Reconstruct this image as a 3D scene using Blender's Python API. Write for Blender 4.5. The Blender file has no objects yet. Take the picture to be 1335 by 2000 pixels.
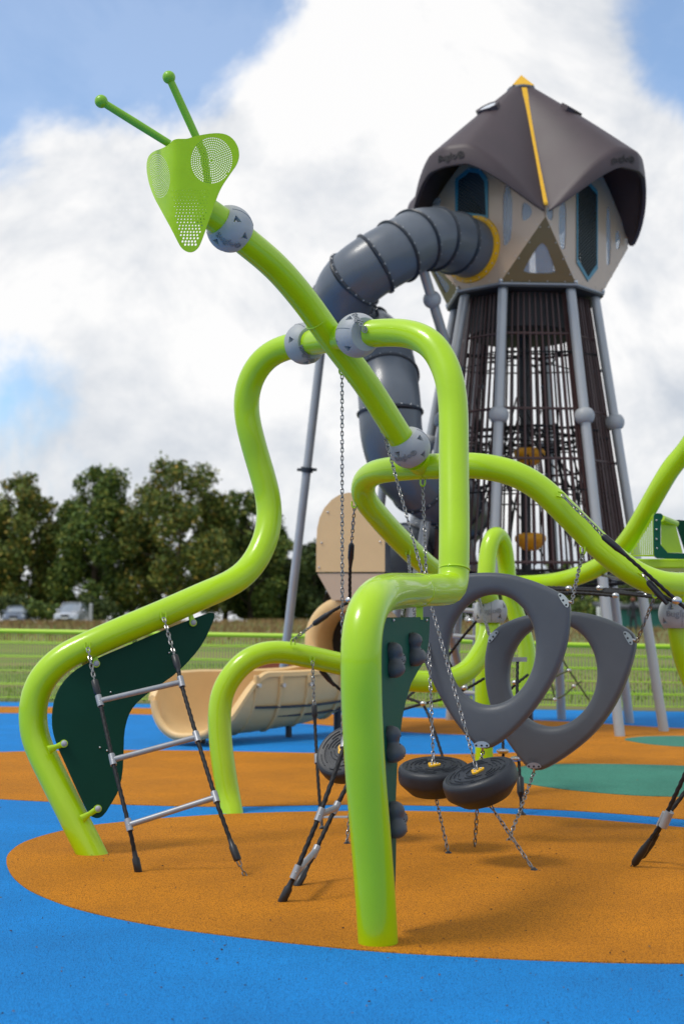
import bpy, bmesh, math, random
import numpy as np
from mathutils import Vector as V, Matrix, Quaternion
from mathutils.geometry import delaunay_2d_cdt

SC = bpy.context.scene
COL = SC.collection
R = math.radians
random.seed(7)

# ------------------------------------------------------------------ camera
F, CX, CY, CAMH = 2778.0, 667.5, 1000.0, 1.2
PITCH = math.atan(225 / F)
cp, sp = math.cos(PITCH), math.sin(PITCH)
CAM = V((0, 0, CAMH))
FWD, UPV, RGT = V((0, cp, sp)), V((0, -sp, cp)), V((1, 0, 0))
cd = bpy.data.cameras.new('camera')
cam = bpy.data.objects.new('camera', cd)
COL.objects.link(cam)
cam.location = CAM
cam.rotation_euler = (R(90) + PITCH, 0, 0)
cd.sensor_fit = 'VERTICAL'
cd.sensor_height = 36
cd.lens = 50
cd.clip_start = 0.05
cd.clip_end = 3000
cd.dof.use_dof = True
cd.dof.focus_distance = 6.9
cd.dof.aperture_fstop = 2.8
SC.camera = cam

def ray(px, py):
    return FWD + RGT * ((px - CX) / F) + UPV * ((CY - py) / F)
def P(px, py, d):
    return CAM + ray(px, py) * d
def W(px, py, p0, n):
    r = ray(px, py)
    return CAM + r * ((p0 - CAM).dot(n) / r.dot(n))
def G(px, py, z=0.0):
    return W(px, py, V((0, 0, z)), V((0, 0, 1)))

# ------------------------------------------------------------------ world
SUN_EL, SUN_AZ = 58.0, -118.0     # azimuth from +Y, clockwise: from the left, a little behind the camera
w = bpy.data.worlds.new('World')
SC.world = w
w.use_nodes = True
nt = w.node_tree
nt.nodes.clear()
N = nt.nodes.new
L = nt.links.new
out = N('ShaderNodeOutputWorld')
bg = N('ShaderNodeBackground')
L(bg.outputs[0], out.inputs[0])
sky = N('ShaderNodeTexSky')
sky.sky_type = 'NISHITA'
sky.sun_disc = False
sky.sun_elevation = R(SUN_EL)
sky.sun_rotation = R(SUN_AZ)
sky.air_density = 1.0
sky.dust_density = 0.4
sky.ozone_density = 2.0
bg.inputs[1].default_value = 0.15
tc = N('ShaderNodeTexCoord')
def mth(op, a, b=None, c=None, clamp=False):
    m = N('ShaderNodeMath')
    m.operation = op
    m.use_clamp = clamp
    for i, x in enumerate((a, b, c)):
        if x is None: continue
        if isinstance(x, (int, float)): m.inputs[i].default_value = x
        else: L(x, m.inputs[i])
    return m.outputs[0]
nrm = N('ShaderNodeVectorMath'); nrm.operation = 'NORMALIZE'
L(tc.outputs['Generated'], nrm.inputs[0])
DIR = nrm.outputs[0]
def skynoise(scale, det, rough, dist, off=(0, 0, 0), sq=1.12):
    mp = N('ShaderNodeMapping')
    mp.inputs['Location'].default_value = off
    mp.inputs['Scale'].default_value = (1, 1, sq)
    L(DIR, mp.inputs[0])
    n = N('ShaderNodeTexNoise')
    n.inputs['Scale'].default_value = scale
    n.inputs['Detail'].default_value = det
    n.inputs['Roughness'].default_value = rough
    n.inputs['Distortion'].default_value = dist
    L(mp.outputs[0], n.inputs['Vector'])
    return n.outputs['Fac']
def blob(px, py, deg, amt):
    d = ray(px, py).normalized()
    vm = N('ShaderNodeVectorMath'); vm.operation = 'DOT_PRODUCT'
    L(DIR, vm.inputs[0]); vm.inputs[1].default_value = d
    mr = N('ShaderNodeMapRange'); mr.interpolation_type = 'SMOOTHSTEP'
    L(vm.outputs['Value'], mr.inputs[0])
    mr.inputs[1].default_value = math.cos(R(deg)); mr.inputs[2].default_value = 1.0
    mr.inputs[3].default_value = 0; mr.inputs[4].default_value = amt
    return mr.outputs[0]
dens = mth('ADD', skynoise(6.0, 10, 0.60, 0.35, (3.1, 0.4, 1.7)), .07)
for b in [(90, -30, 10.5, -.50), (430, -10, 8, -.26), (250, 330, 4, .06), (1400, 0, 6.0, -.26), (60, 820, 6, -.14), (30, 660, 5, -.13), (110, 420, 6, .14), (-1500, 900, 40, .1),
          (1290, 640, 5, -.06), (640, 380, 15, .34), (300, 900, 9, .12), (1000, 60, 7, .10), (1250, 350, 6, .10), (1000, 900, 16, .16)]:
    dens = mth('ADD', dens, blob(*b))
mr = N('ShaderNodeMapRange'); mr.interpolation_type = 'SMOOTHSTEP'
L(dens, mr.inputs[0])
mr.inputs[1].default_value = 0.40; mr.inputs[2].default_value = 0.62
mask = mr.outputs[0]
# cloud body: white tops, pale grey-blue bellies
na = skynoise(6.0, 10, 0.60, 0.35, (3.1, 0.4, 1.7))
nb_ = skynoise(6.0, 10, 0.60, 0.35, (3.1 - .030, 0.4, 1.7 + .055))
sh = mth('ADD', mth('MULTIPLY', mth('SUBTRACT', na, nb_), 3.4), .50)
sh = mth('ADD', sh, mth('MULTIPLY', mth('ADD', skynoise(3.4, 4, 0.5, 0.2, (9.2, 5.0, 2.2)), -.5), 1.8))
sh = mth('ADD', sh, blob(700, 330, 13, .42))
sh = mth('ADD', sh, blob(40, 560, 10, .25))
sh = mth('ADD', sh, blob(800, 900, 12, -.06), clamp=True)
cc = N('ShaderNodeMix'); cc.data_type = 'RGBA'
L(sh, cc.inputs[0])
cc.inputs[6].default_value = (4.0, 4.3, 4.75, 1)
cc.inputs[7].default_value = (6.7, 6.65, 6.6, 1)
skc = N('ShaderNodeMix'); skc.data_type = 'RGBA'; skc.blend_type = 'MULTIPLY'
skc.inputs[0].default_value = 1
L(sky.outputs[0], skc.inputs[6])
skc.inputs[7].default_value = (0.92, 1.17, 1.32, 1)
mx = N('ShaderNodeMix'); mx.data_type = 'RGBA'
mk = mth('ADD', mth('MULTIPLY', mask, 0.76), 0.22)
L(mk, mx.inputs[0]); L(skc.outputs[2], mx.inputs[6]); L(cc.outputs[2], mx.inputs[7])
L(mx.outputs[2], bg.inputs[0])

# ------------------------------------------------------------------ sun
sd = bpy.data.lights.new('sun', 'SUN')
sd.energy = 2.1
sd.angle = R(16)
sd.color = (1.0, 0.95, 0.87)
sun = bpy.data.objects.new('sun', sd)
COL.objects.link(sun)
sdir = V((math.sin(R(SUN_AZ)) * math.cos(R(SUN_EL)), math.cos(R(SUN_AZ)) * math.cos(R(SUN_EL)), math.sin(R(SUN_EL))))
sun.rotation_euler = sdir.to_track_quat('Z', 'Y').to_euler()
sun.location = (0, 0, 12)
vs = SC.view_settings
vs.view_transform = 'Standard'
vs.look = 'None'
vs.exposure = 0.0
vs.gamma = 1.0

# ------------------------------------------------------------------ materials
def mat(name, col, rough=.5, metal=0., coat=0., bump=0., bscale=200., var=0., vscale=3., spec=.5, speck=None, island=None, coatr=.08, sheen=0.):
    m = bpy.data.materials.new(name)
    m.use_nodes = True
    t = m.node_tree
    b = t.nodes['Principled BSDF']
    b.inputs['Roughness'].default_value = rough
    b.inputs['Metallic'].default_value = metal
    b.inputs['Coat Weight'].default_value = coat
    b.inputs['Coat Roughness'].default_value = coatr
    b.inputs['Specular IOR Level'].default_value = spec
    b.inputs['Base Color'].default_value = (*col, 1)
    co = t.nodes.new('ShaderNodeTexCoord').outputs['Object']
    src = None
    if var:
        n = t.nodes.new('ShaderNodeTexNoise'); n.inputs['Scale'].default_value = vscale; n.inputs['Detail'].default_value = 7
        n.inputs['Roughness'].default_value = .6
        t.links.new(co, n.inputs['Vector'])
        r = t.nodes.new('ShaderNodeValToRGB')
        r.color_ramp.elements[0].position = .3; r.color_ramp.elements[1].position = .7
        r.color_ramp.elements[0].color = (*[c * (1 - var) for c in col], 1)
        r.color_ramp.elements[1].color = (*[min(1, c * (1 + var)) for c in col], 1)
        t.links.new(n.outputs['Fac'], r.inputs[0])
        src = r.outputs[0]
        rr = t.nodes.new('ShaderNodeMapRange')
        rr.inputs[3].default_value = max(0.02, rough - .08 * (1 if var < .3 else .5)); rr.inputs[4].default_value = min(1, rough + .08)
        t.links.new(n.outputs['Fac'], rr.inputs[0]); t.links.new(rr.outputs[0], b.inputs['Roughness'])
    if speck:
        sc_, c2, th = speck
        n = t.nodes.new('ShaderNodeTexNoise'); n.inputs['Scale'].default_value = sc_; n.inputs['Detail'].default_value = 3
        n.inputs['Roughness'].default_value = .7
        t.links.new(co, n.inputs['Vector'])
        r = t.nodes.new('ShaderNodeMapRange'); r.inputs[1].default_value = th; r.inputs[2].default_value = th + .14
        t.links.new(n.outputs['Fac'], r.inputs[0])
        mxx = t.nodes.new('ShaderNodeMix'); mxx.data_type = 'RGBA'
        t.links.new(r.outputs[0], mxx.inputs[0])
        if src: t.links.new(src, mxx.inputs[6])
        else: mxx.inputs[6].default_value = (*col, 1)
        mxx.inputs[7].default_value = (*c2, 1)
        src = mxx.outputs[2]
    if island:
        g = t.nodes.new('ShaderNodeNewGeometry')
        r = t.nodes.new('ShaderNodeValToRGB')
        cr = r.color_ramp
        while len(cr.elements) < len(island): cr.elements.new(.5)
        for i, (p_, c_) in enumerate(island):
            cr.elements[i].position = p_; cr.elements[i].color = (*c_, 1)
        t.links.new(g.outputs['Random Per Island'], r.inputs[0])
        src = r.outputs[0]
    if src: t.links.new(src, b.inputs['Base Color'])
    if bump:
        n = t.nodes.new('ShaderNodeTexNoise'); n.inputs['Scale'].default_value = bscale; n.inputs['Detail'].default_value = 4
        t.links.new(co, n.inputs['Vector'])
        bp = t.nodes.new('ShaderNodeBump'); bp.inputs['Strength'].default_value = bump; bp.inputs['Distance'].default_value = .004 if bump < .95 else .012
        t.links.new(n.outputs['Fac'], bp.inputs['Height']); t.links.new(bp.outputs[0], b.inputs['Normal'])
    return m

LIME = mat('lime_powder_coat', (.40, .64, .001), .33, coat=.45, spec=.40, bump=.05, bscale=60, var=.07, vscale=2.0, coatr=.07)
LIMED = mat('green_powder_coat', (.20, .47, .010), .4, coat=.2)
BALL = mat('grey_cast_plastic', (.37, .385, .40), .5, bump=.12, bscale=400, var=.06, vscale=8)
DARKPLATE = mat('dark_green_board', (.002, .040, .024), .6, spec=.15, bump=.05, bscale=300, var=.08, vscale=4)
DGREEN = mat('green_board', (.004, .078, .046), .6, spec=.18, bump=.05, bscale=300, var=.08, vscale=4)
STEEL = mat('galvanised_chain', (.27, .265, .26), .30, metal=1.0, var=.15, vscale=60)
BOLT = mat('bolt_steel', (.6, .6, .6), .3, metal=1.0)
ALU = mat('aluminium_rung', (.31, .32, .34), .42, metal=.4, var=.1, vscale=20)
POLE = mat('silver_pole_paint', (.40, .41, .42), .38, metal=.25, coat=.2, var=.06, vscale=3)
ROPE = mat('black_rope', (.012, .012, .013), .55, bump=.2, bscale=500, spec=.3)
SLEEVE = mat('black_sleeve', (.014, .015, .018), .38, var=.2, vscale=30)
PODM = mat('black_rubber', (.016, .020, .028), .45, bump=.25, bscale=260, var=.2, vscale=12)
HUB = mat('yellow_plate', (.80, .44, .012), .4, var=.08, vscale=20)
RING = mat('grey_moulded_plastic', (.088, .098, .114), .42, bump=.2, bscale=260, var=.06, vscale=6)
HOLD = mat('grey_hold_plastic', (.075, .078, .084), .45, bump=.1, bscale=300)
SLATE = mat('slate_slide_plastic', (.105, .122, .145), .36, bump=.12, bscale=120, var=.10, vscale=2.5, coat=.15)
SLATED = mat('slate_flange_plastic', (.02, .026, .036), .4)
BEIGE = mat('beige_plastic', (.74, .50, .225), .42, bump=.1, bscale=150, var=.05, vscale=3)
TAN = mat('beige_board', (.68, .47, .245), .5, bump=.05, bscale=250, var=.04, vscale=3)
ROOF = mat('brown_moulded_roof', (.052, .034, .039), .50, bump=.35, bscale=90, var=.16, vscale=2.2)
ROOFTXT = mat('roof_lettering', (.014, .011, .012), .5)
WALLM = mat('bronze_wall_board', (.52, .375, .26), .33, coat=.25, var=.06, vscale=2.0)
WALLD = mat('dark_bronze_board', (.19, .14, .07), .33, coat=.2, var=.06, vscale=2.0)
TEAL = mat('teal_window_frame', (.045, .21, .29), .4)
GRIDM = mat('dark_window_grille', (.012, .022, .03), .4)
PANE = mat('clear_polycarbonate', (.75, .8, .86), .12)
PANE.node_tree.nodes['Principled BSDF'].inputs['Alpha'].default_value = .30
SLAT = mat('brown_bars', (.060, .026, .024), .42, coat=.1)
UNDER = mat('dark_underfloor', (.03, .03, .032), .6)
PANEW = mat('milky_pane', (.65,.68,.72), .3)
ORG = mat('orange_pod_plastic', (.90, .40, .012), .45)
RED = mat('rust_red_board', (.34, .085, .03), .5)
INNER = mat('hollow_shade', (.012, .010, .009), .8)  # near-black colour standing in for the shade inside hollows
BARK = mat('bark', (.06, .045, .03), .9, bump=.5, bscale=8, var=.3)
FENCEM = mat('lime_fence_paint', (.40, .66, .02), .4)
BLACKM = mat('black_painted_post', (.01, .01, .01), .5)

BLUE = mat('blue_rubber', (.012, .26, .70), .88, bump=1, bscale=170, var=.12, vscale=1.3, spec=.2, speck=(170, (.004, .095, .32), .50))
ORANGE = mat('orange_rubber', (.63, .235, .010), .88, bump=1, bscale=170, var=.15, vscale=1.5, spec=.2, speck=(170, (.19, .060, .004), .49))
TEALG = mat('green_rubber', (.065, .26, .19), .85, bump=1, bscale=110, var=.10, vscale=1.5, spec=.2, speck=(110, (.025, .13, .09), .50))

def grass_mat():
    m = mat('meadow', (.10, .14, .03), .9, bump=.5, bscale=20)
    t = m.node_tree; b = t.nodes['Principled BSDF']
    co = t.nodes.new('ShaderNodeTexCoord').outputs['Object']
    mp = t.nodes.new('ShaderNodeMapping'); mp.inputs['Scale'].default_value = (.25, 1, 1)
    t.links.new(co, mp.inputs[0])
    n = t.nodes.new('ShaderNodeTexNoise'); n.inputs['Scale'].default_value = .45; n.inputs['Detail'].default_value = 8; n.inputs['Roughness'].default_value = .65
    t.links.new(mp.outputs[0], n.inputs['Vector'])
    r = t.nodes.new('ShaderNodeValToRGB'); cr = r.color_ramp
    cr.elements[0].position = .35; cr.elements[0].color = (.070, .118, .013, 1)
    cr.elements[1].position = .62; cr.elements[1].color = (.21, .155, .060, 1)
    e = cr.elements.new(.48); e.color = (.115, .145, .024, 1)
    t.links.new(n.outputs['Fac'], r.inputs[0]); t.links.new(r.outputs[0], b.inputs['Base Color'])
    return m
MEADOW = grass_mat()
LEAFG = mat('leaves_green', (.04, .06, .015), .75, island=[(0, (.030, .062, .010)), (.45, (.075, .135, .018)), (.8, (.14, .20, .026)), (1, (.26, .24, .03))])
LEAFA = mat('leaves_autumn', (.07, .06, .015), .75, island=[(0, (.032, .060, .011)), (.4, (.090, .140, .020)), (.8, (.18, .20, .024)), (1, (.34, .22, .028))])
LEAFD = mat('leaves_dark', (.03, .045, .01), .75, island=[(0, (.018, .038, .008)), (.6, (.048, .085, .014)), (1, (.11, .13, .022))])
DRY = mat('dry_grass_blades', (.2, .15, .06), .9, island=[(0, (.13, .075, .03)), (.5, (.28, .17, .07)), (.8, (.36, .25, .10)), (1, (.14, .19, .03))])

# ------------------------------------------------------------------ mesh helpers
class MB:
    def __init__(s):
        s.v = []; s.f = []
    def add(s, vs_, fs_):
        k = len(s.v)
        s.v += [V(x) for x in vs_]
        s.f += [tuple(i + k for i in f) for f in fs_]
    def tube(s, pts, r, seg=12, caps=True, closed=False, ref=None, twist=None, flat=None):
        pts = [V(p) for p in pts]
        n = len(pts)
        rs = r if isinstance(r, (list, tuple)) else [r] * n
        T = []
        for i in range(n):
            a = pts[(i - 1) % n] if (closed or i > 0) else pts[i]
            b = pts[(i + 1) % n] if (closed or i < n - 1) else pts[i]
            T.append((b - a).normalized())
        u = V(ref) if ref else (V((0, 0, 1)) if abs(T[0].z) < .9 else V((1, 0, 0)))
        u = (u - T[0] * u.dot(T[0])).normalized()
        vs_ = []; acc = 0
        for i in range(n):
            if i:
                q = T[i - 1].rotation_difference(T[i])
                u = q @ u
                u = (u - T[i] * u.dot(T[i])).normalized()
                acc += (pts[i] - pts[i - 1]).length
            w_ = T[i].cross(u)
            for j in range(seg):
                a = 2 * math.pi * j / seg
                rr = rs[i]
                if twist: rr *= 1 + twist[0] * math.cos(twist[1] * a - twist[2] * acc)
                k1 = flat if flat else 1
                vs_.append(pts[i] + u * (math.cos(a) * rr) + w_ * (math.sin(a) * rr * k1))
        fs = []
        m = n if closed else n - 1
        for i in range(m):
            for j in range(seg):
                a = i * seg + j; b = i * seg + (j + 1) % seg
                c = ((i + 1) % n) * seg + (j + 1) % seg; d = ((i + 1) % n) * seg + j
                fs.append((a, b, c, d))
        if caps and not closed:
            fs.append(tuple(range(seg - 1, -1, -1)))
            fs.append(tuple((n - 1) * seg + j for j in range(seg)))
        s.add(vs_, fs); return s
    def cyl(s, a, b, r, seg=16, r2=None):
        a = V(a); b = V(b)
        return s.tube([a, b], [r, r if r2 is None else r2], seg)
    def lathe(s, prof, origin, axis, seg=32, ref=None):
        ax = V(axis).normalized(); o = V(origin)
        u = V(ref) if ref else (V((0, 0, 1)) if abs(ax.z) < .9 else V((1, 0, 0)))
        u = (u - ax * u.dot(ax)).normalized(); w_ = ax.cross(u)
        vs_ = []
        for (r_, z_) in prof:
            for j in range(seg):
                a = 2 * math.pi * j / seg
                vs_.append(o + ax * z_ + (u * math.cos(a) + w_ * math.sin(a)) * max(r_, 1e-4))
        fs = []
        for i in range(len(prof) - 1):
            for j in range(seg):
                fs.append((i * seg + j, i * seg + (j + 1) % seg, (i + 1) * seg + (j + 1) % seg, (i + 1) * seg + j))
        fs.append(tuple(range(seg - 1, -1, -1)))
        fs.append(tuple((len(prof) - 1) * seg + j for j in range(seg)))
        s.add(vs_, fs); return s
    def sphere(s, c, r, seg=16, rings=10, sc=(1, 1, 1), ax=None):
        prof = [(r * math.sin(math.pi * i / rings), -r * math.cos(math.pi * i / rings)) for i in range(rings + 1)]
        k = len(s.v)
        s.lathe(prof, (0, 0, 0), (0, 0, 1), seg)
        for i in range(k, len(s.v)):
            p = s.v[i]; p = V((p.x * sc[0], p.y * sc[1], p.z * sc[2]))
            if ax: p = ax @ p
            s.v[i] = p + V(c)
        return s
    def box(s, c, size, m=None):
        hx, hy, hz = size[0] / 2, size[1] / 2, size[2] / 2
        vs_ = [V((x, y, z)) for x in (-hx, hx) for y in (-hy, hy) for z in (-hz, hz)]
        if m: vs_ = [m @ p for p in vs_]
        vs_ = [p + V(c) for p in vs_]
        s.add(vs_, [(0, 1, 3, 2), (4, 6, 7, 5), (0, 4, 5, 1), (2, 3, 7, 6), (0, 2, 6, 4), (1, 5, 7, 3)]); return s
    def prism(s, poly, holes, to3d, nrm_, th, extra=()):
        """flat plate with holes. poly/holes: 2-D loops; to3d maps (u,v)->front point; nrm_(u,v) gives the backward direction."""
        loops = [poly] + list(holes)
        vv = []; ee = []
        for lp in loops:
            k = len(vv)
            vv += [V((x, y)) for x, y in lp]
            ee += [(k + i, k + (i + 1) % len(lp)) for i in range(len(lp))]
        vv += [V(p) for p in extra]
        ov, oe, of, *_ = delaunay_2d_cdt(vv, ee, [], 0, 1e-7)
        A = np.array([[p.x, p.y] for p in ov])
        T_ = np.array([list(f) for f in of])
        cen = A[T_].mean(axis=1)
        def inside(lp):
            lp = np.array(lp); x, y = cen[:, 0], cen[:, 1]; r_ = np.zeros(len(cen), bool)
            j = len(lp) - 1
            for i in range(len(lp)):
                xi, yi = lp[i]; xj, yj = lp[j]
                c_ = ((yi > y) != (yj > y))
                with np.errstate(all='ignore'):
                    r_ ^= c_ & (x < (xj - xi) * (y - yi) / ((yj - yi) if yj != yi else 1e-12) + xi)
                j = i
            return r_
        keep = inside(poly)
        for h in holes: keep &= ~inside(h)
        T_ = T_[keep]
        n = len(ov)
        front = [V(to3d(p.x, p.y)) for p in ov]
        back = [front[i] + V(nrm_(ov[i].x, ov[i].y)) * th for i in range(n)]
        fs = []; cnt = {}
        for a, b, c in T_.tolist():
            fs.append((a, b, c)); fs.append((c + n, b + n, a + n))
            for e in ((a, b), (b, c), (c, a)):
                if (e[1], e[0]) in cnt: del cnt[(e[1], e[0])]
                else: cnt[e] = 1
        for a, b in cnt: fs.append((b, a, a + n, b + n))
        used = sorted({i for f in fs for i in f}); mp_ = {o: i for i, o in enumerate(used)}
        allv = front + back
        s.add([allv[i] for i in used], [tuple(mp_[i] for i in f) for f in fs]); return s
    def chain(s, pts, pitch=.0235, w_=.0095, wr=.0031, jitter=.0):
        pts = resample(pts, pitch)
        for i in range(len(pts) - 1):
            a, b = pts[i], pts[i + 1]
            t = (b - a).normalized(); c = (a + b) / 2
            u = V((1, .3, 0)) if abs(t.x) < .85 else V((0, 1, .3))
            u = (u - t * u.dot(t)).normalized()
            if i % 2: u = t.cross(u)
            # a slight turn of each link about the chain
            q = Quaternion(t, .25 * math.sin(i * 2.1)); u = q @ u
            hl = pitch / 2 + wr * 1.0 - (w_ - wr)
            path = []
            rr = w_ - wr
            for k in range(5):
                an = math.pi * k / 4
                path.append(c + t * (hl + rr * math.sin(an)) + u * (rr * math.cos(an)))
            for k in range(5):
                an = math.pi + math.pi * k / 4
                path.append(c + t * (-hl + rr * math.sin(an)) + u * (rr * math.cos(an)))
            s.tube(path, wr, 5, caps=False, closed=True, ref=t.cross(u))
        return s
    def rope(s, pts, r=.010, strands=True):
        pts = resample(pts, .009 if strands else .05)
        s.tube(pts, r, 12 if strands else 8, twist=(.13, 3, 150) if strands else None); return s
    def build(s, name, m, parent=None, ang=40, split=None, **props):
        me = bpy.data.meshes.new(name)
        base = root_loc(parent)
        me.from_pydata([p - base for p in s.v], [], s.f)
        me.validate()
        if ang:
            me.shade_smooth(); me.set_sharp_from_angle(angle=R(ang))
        for mm in (m if isinstance(m, (list, tuple)) else [m]): me.materials.append(mm)
        if split is not None:
            for p_ in me.polygons:
                if p_.index >= split: p_.material_index = 1
        o = bpy.data.objects.new(name, me)
        COL.objects.link(o)
        if parent: o.parent = parent
        for k, v_ in props.items(): o[k] = v_
        return o
def root_loc(p):
    l_ = V((0, 0, 0))
    while p is not None:
        l_ += p.location; p = p.parent
    return l_
def resample(pts, step):
    pts = [V(p) for p in pts]
    ds = [0]
    for i in range(1, len(pts)): ds.append(ds[-1] + (pts[i] - pts[i - 1]).length)
    n = max(1, round(ds[-1] / step)); o = []; k = 0
    for i in range(n + 1):
        x = ds[-1] * i / n
        while k < len(pts) - 2 and ds[k + 1] < x: k += 1
        f = (x - ds[k]) / max(1e-9, ds[k + 1] - ds[k])
        o.append(pts[k].lerp(pts[k + 1], min(1, max(0, f))))
    return o
def spline(pts, step=.03, smooth=3):
    pts = [V(p) for p in pts]
    e = [pts[0] * 2 - pts[1]] + pts + [pts[-1] * 2 - pts[-2]]
    o = []
    for i in range(1, len(e) - 2):
        p0, p1, p2, p3 = e[i - 1:i + 3]
        t0 = 0; t1 = t0 + max(1e-4, (p1 - p0).length ** .5); t2 = t1 + max(1e-4, (p2 - p1).length ** .5); t3 = t2 + max(1e-4, (p3 - p2).length ** .5)
        for k in range(16):
            t = t1 + (t2 - t1) * k / 16
            a1 = p0 * ((t1 - t) / (t1 - t0)) + p1 * ((t - t0) / (t1 - t0))
            a2 = p1 * ((t2 - t) / (t2 - t1)) + p2 * ((t - t1) / (t2 - t1))
            a3 = p2 * ((t3 - t) / (t3 - t2)) + p3 * ((t - t2) / (t3 - t2))
            b1 = a1 * ((t2 - t) / (t2 - t0)) + a2 * ((t - t0) / (t2 - t0))
            b2 = a2 * ((t3 - t) / (t3 - t1)) + a3 * ((t - t1) / (t3 - t1))
            o.append(b1 * ((t2 - t) / (t2 - t1)) + b2 * ((t - t1) / (t2 - t1)))
    o.append(pts[-1])
    o = resample(o, step)
    for _ in range(smooth):
        o = [o[0]] + [(o[i - 1] + o[i] * 2 + o[i + 1]) / 4 for i in range(1, len(o) - 1)] + [o[-1]]
    return o
def thing(name, label, cat, loc=(0, 0, 0), group=None):
    o = bpy.data.objects.new(name, None)
    COL.objects.link(o)
    o.location = loc; o['label'] = label; o['category'] = cat
    o.empty_display_size = .2
    if group: o['group'] = group
    return o
def tag(o, label, cat, group=None):
    o['label'] = label; o['category'] = cat
    if group: o['group'] = group
    return o
def structure(name, mb, m, ang=0):
    o = mb.build(name, m, None, ang); o['kind'] = 'structure'; return o
def bevel(o, w_, seg=2, ang=35):
    b = o.modifiers.new('bevel', 'BEVEL'); b.width = w_; b.segments = seg; b.limit_method = 'ANGLE'; b.angle_limit = R(ang)
    b.harden_normals = False
    return o
def text_mesh(txt, size, ext):
    cu = bpy.data.curves.new('t', 'FONT'); cu.body = txt; cu.size = size; cu.extrude = ext; cu.align_x = 'CENTER'; cu.align_y = 'CENTER'
    cu.resolution_u = 3; cu.offset = size * .012
    ob = bpy.data.objects.new('t', cu); COL.objects.link(ob)
    bpy.context.view_layer.update()
    me = bpy.data.meshes.new_from_object(ob.evaluated_get(bpy.context.evaluated_depsgraph_get()))
    vs_ = [v.co.copy() for v in me.vertices]; fs_ = [tuple(p.vertices) for p in me.polygons]
    bpy.data.objects.remove(ob); bpy.data.curves.remove(cu); bpy.data.meshes.remove(me)
    return vs_, fs_
def ellipse(cx_, cy_, rx, ry, n=24, rot=0):
    c, s_ = math.cos(rot), math.sin(rot)
    return [(cx_ + rx * math.cos(2 * math.pi * i / n) * c - ry * math.sin(2 * math.pi * i / n) * s_,
             cy_ + rx * math.cos(2 * math.pi * i / n) * s_ + ry * math.sin(2 * math.pi * i / n) * c) for i in range(n)]
def smooth2d(poly, k=3, it=2):
    """Chaikin corner cutting of a closed loop"""
    for _ in range(it):
        o = []
        n = len(poly)
        for i in range(n):
            a = poly[i]; b = poly[(i + 1) % n]
            o.append((a[0] * .75 + b[0] * .25, a[1] * .75 + b[1] * .25)); o.append((a[0] * .25 + b[0] * .75, a[1] * .25 + b[1] * .75))
        poly = o
    return poly

# ================================================================== SETTING
def hgt(x, y):
    t = min(1, max(0, (y - 27) / 72)); t = t * t * (3 - 2 * t)
    n = .12 * math.sin(x * .11 + 1) * math.sin(y * .07) + .05 * math.sin(x * .31) * math.sin(y * .23 + 2)
    return 1.5 * t + n * min(1, max(0, (y - 27) / 15))
g = MB()
xs = [-1500, -700, -350, -200] + [-120 + 4 * i for i in range(61)] + [200, 350, 700, 1500]
ys = [-60, -20, 0, 10, 20, 24, 27] + [29 + 2.5 * i for i in range(60)] + [200, 300, 500, 900, 1600, 2600]
gv = [(x, y, hgt(x, y) - .02 if y > 20 else -.02) for y in ys for x in xs]
nx = len(xs)
g.add(gv, [(j * nx + i, j * nx + i + 1, (j + 1) * nx + i + 1, (j + 1) * nx + i) for j in range(len(ys) - 1) for i in range(nx - 1)])
structure('ground', g, MEADOW, 60)

def sheet(name, world_pts, z, m):
    mb = MB()
    n = len(world_pts)
    mb.add([(p.x, p.y, z) for p in world_pts] + [(p.x, p.y, -.01) for p in world_pts], [tuple(range(n))] + [(i, n + i, n + (i + 1) % n, (i + 1) % n) for i in range(n)])
    return structure(name, mb, m)
def pxcurve(pp, it=2):
    """open corner-cut polyline in the ground plane"""
    pts = [G(*p) for p in pp]
    return pts
def closed_smooth(pts, it=2):
    for _ in range(it):
        o = []
        for i in range(len(pts)):
            a, b = pts[i], pts[(i + 1) % len(pts)]
            o += [a.lerp(b, .22), a.lerp(b, .78)]
        pts = o
    return pts
far = [G(x, 1371.5 + 19.0 * x / 1335) for x in (-1600, -1200, -800, -400, 0, 400, 800, 1200, 1600, 2100)]
sheet('blue_rubber_surface', [V((-25, -8, 0)), V((25, -8, 0))] + far[::-1], .004, BLUE)
mid = [(-300, 1377), (95, 1382), (200, 1383), (315, 1384), (560, 1392), (780, 1402), (900, 1405), (1028, 1407), (1120, 1411), (1184, 1415), (1276, 1421), (1335, 1424), (2000, 1450),
       (2000, 1700), (1500, 1620), (1335, 1602), (1220, 1592), (1100, 1584), (1000, 1580), (900, 1577), (780, 1574), (670, 1573), (530, 1576), (400, 1578), (200, 1572), (0, 1563), (-500, 1530),
       (-500, 1490), (0, 1470), (120, 1467), (240, 1466), (430, 1468), (600, 1472), (800, 1475), (950, 1474), (1040, 1469), (1088, 1459), (1060, 1446), (950, 1438), (780, 1431), (600, 1414), (315, 1396), (95, 1394), (-300, 1392)]
sheet('orange_rubber_band', closed_smooth([G(*p) for p in mid]), .008, ORANGE)
fore = [(12, 1690), (14, 1671), (40, 1649), (90, 1632), (160, 1616), (260, 1605), (330, 1599), (440, 1592), (550, 1588), (680, 1586), (830, 1586), (960, 1590), (1100, 1598), (1220, 1608), (1335, 1618),
        (1700, 1660), (2300, 1730), (2700, 1800), (2300, 1850), (1700, 1880), (1335, 1886), (1160, 1883), (1000, 1877), (800, 1866), (690, 1858), (500, 1838), (300, 1812), (150, 1780), (60, 1745), (24, 1716)]
sheet('orange_rubber_circle', closed_smooth([G(*p) for p in fore]), .008, ORANGE)
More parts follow.
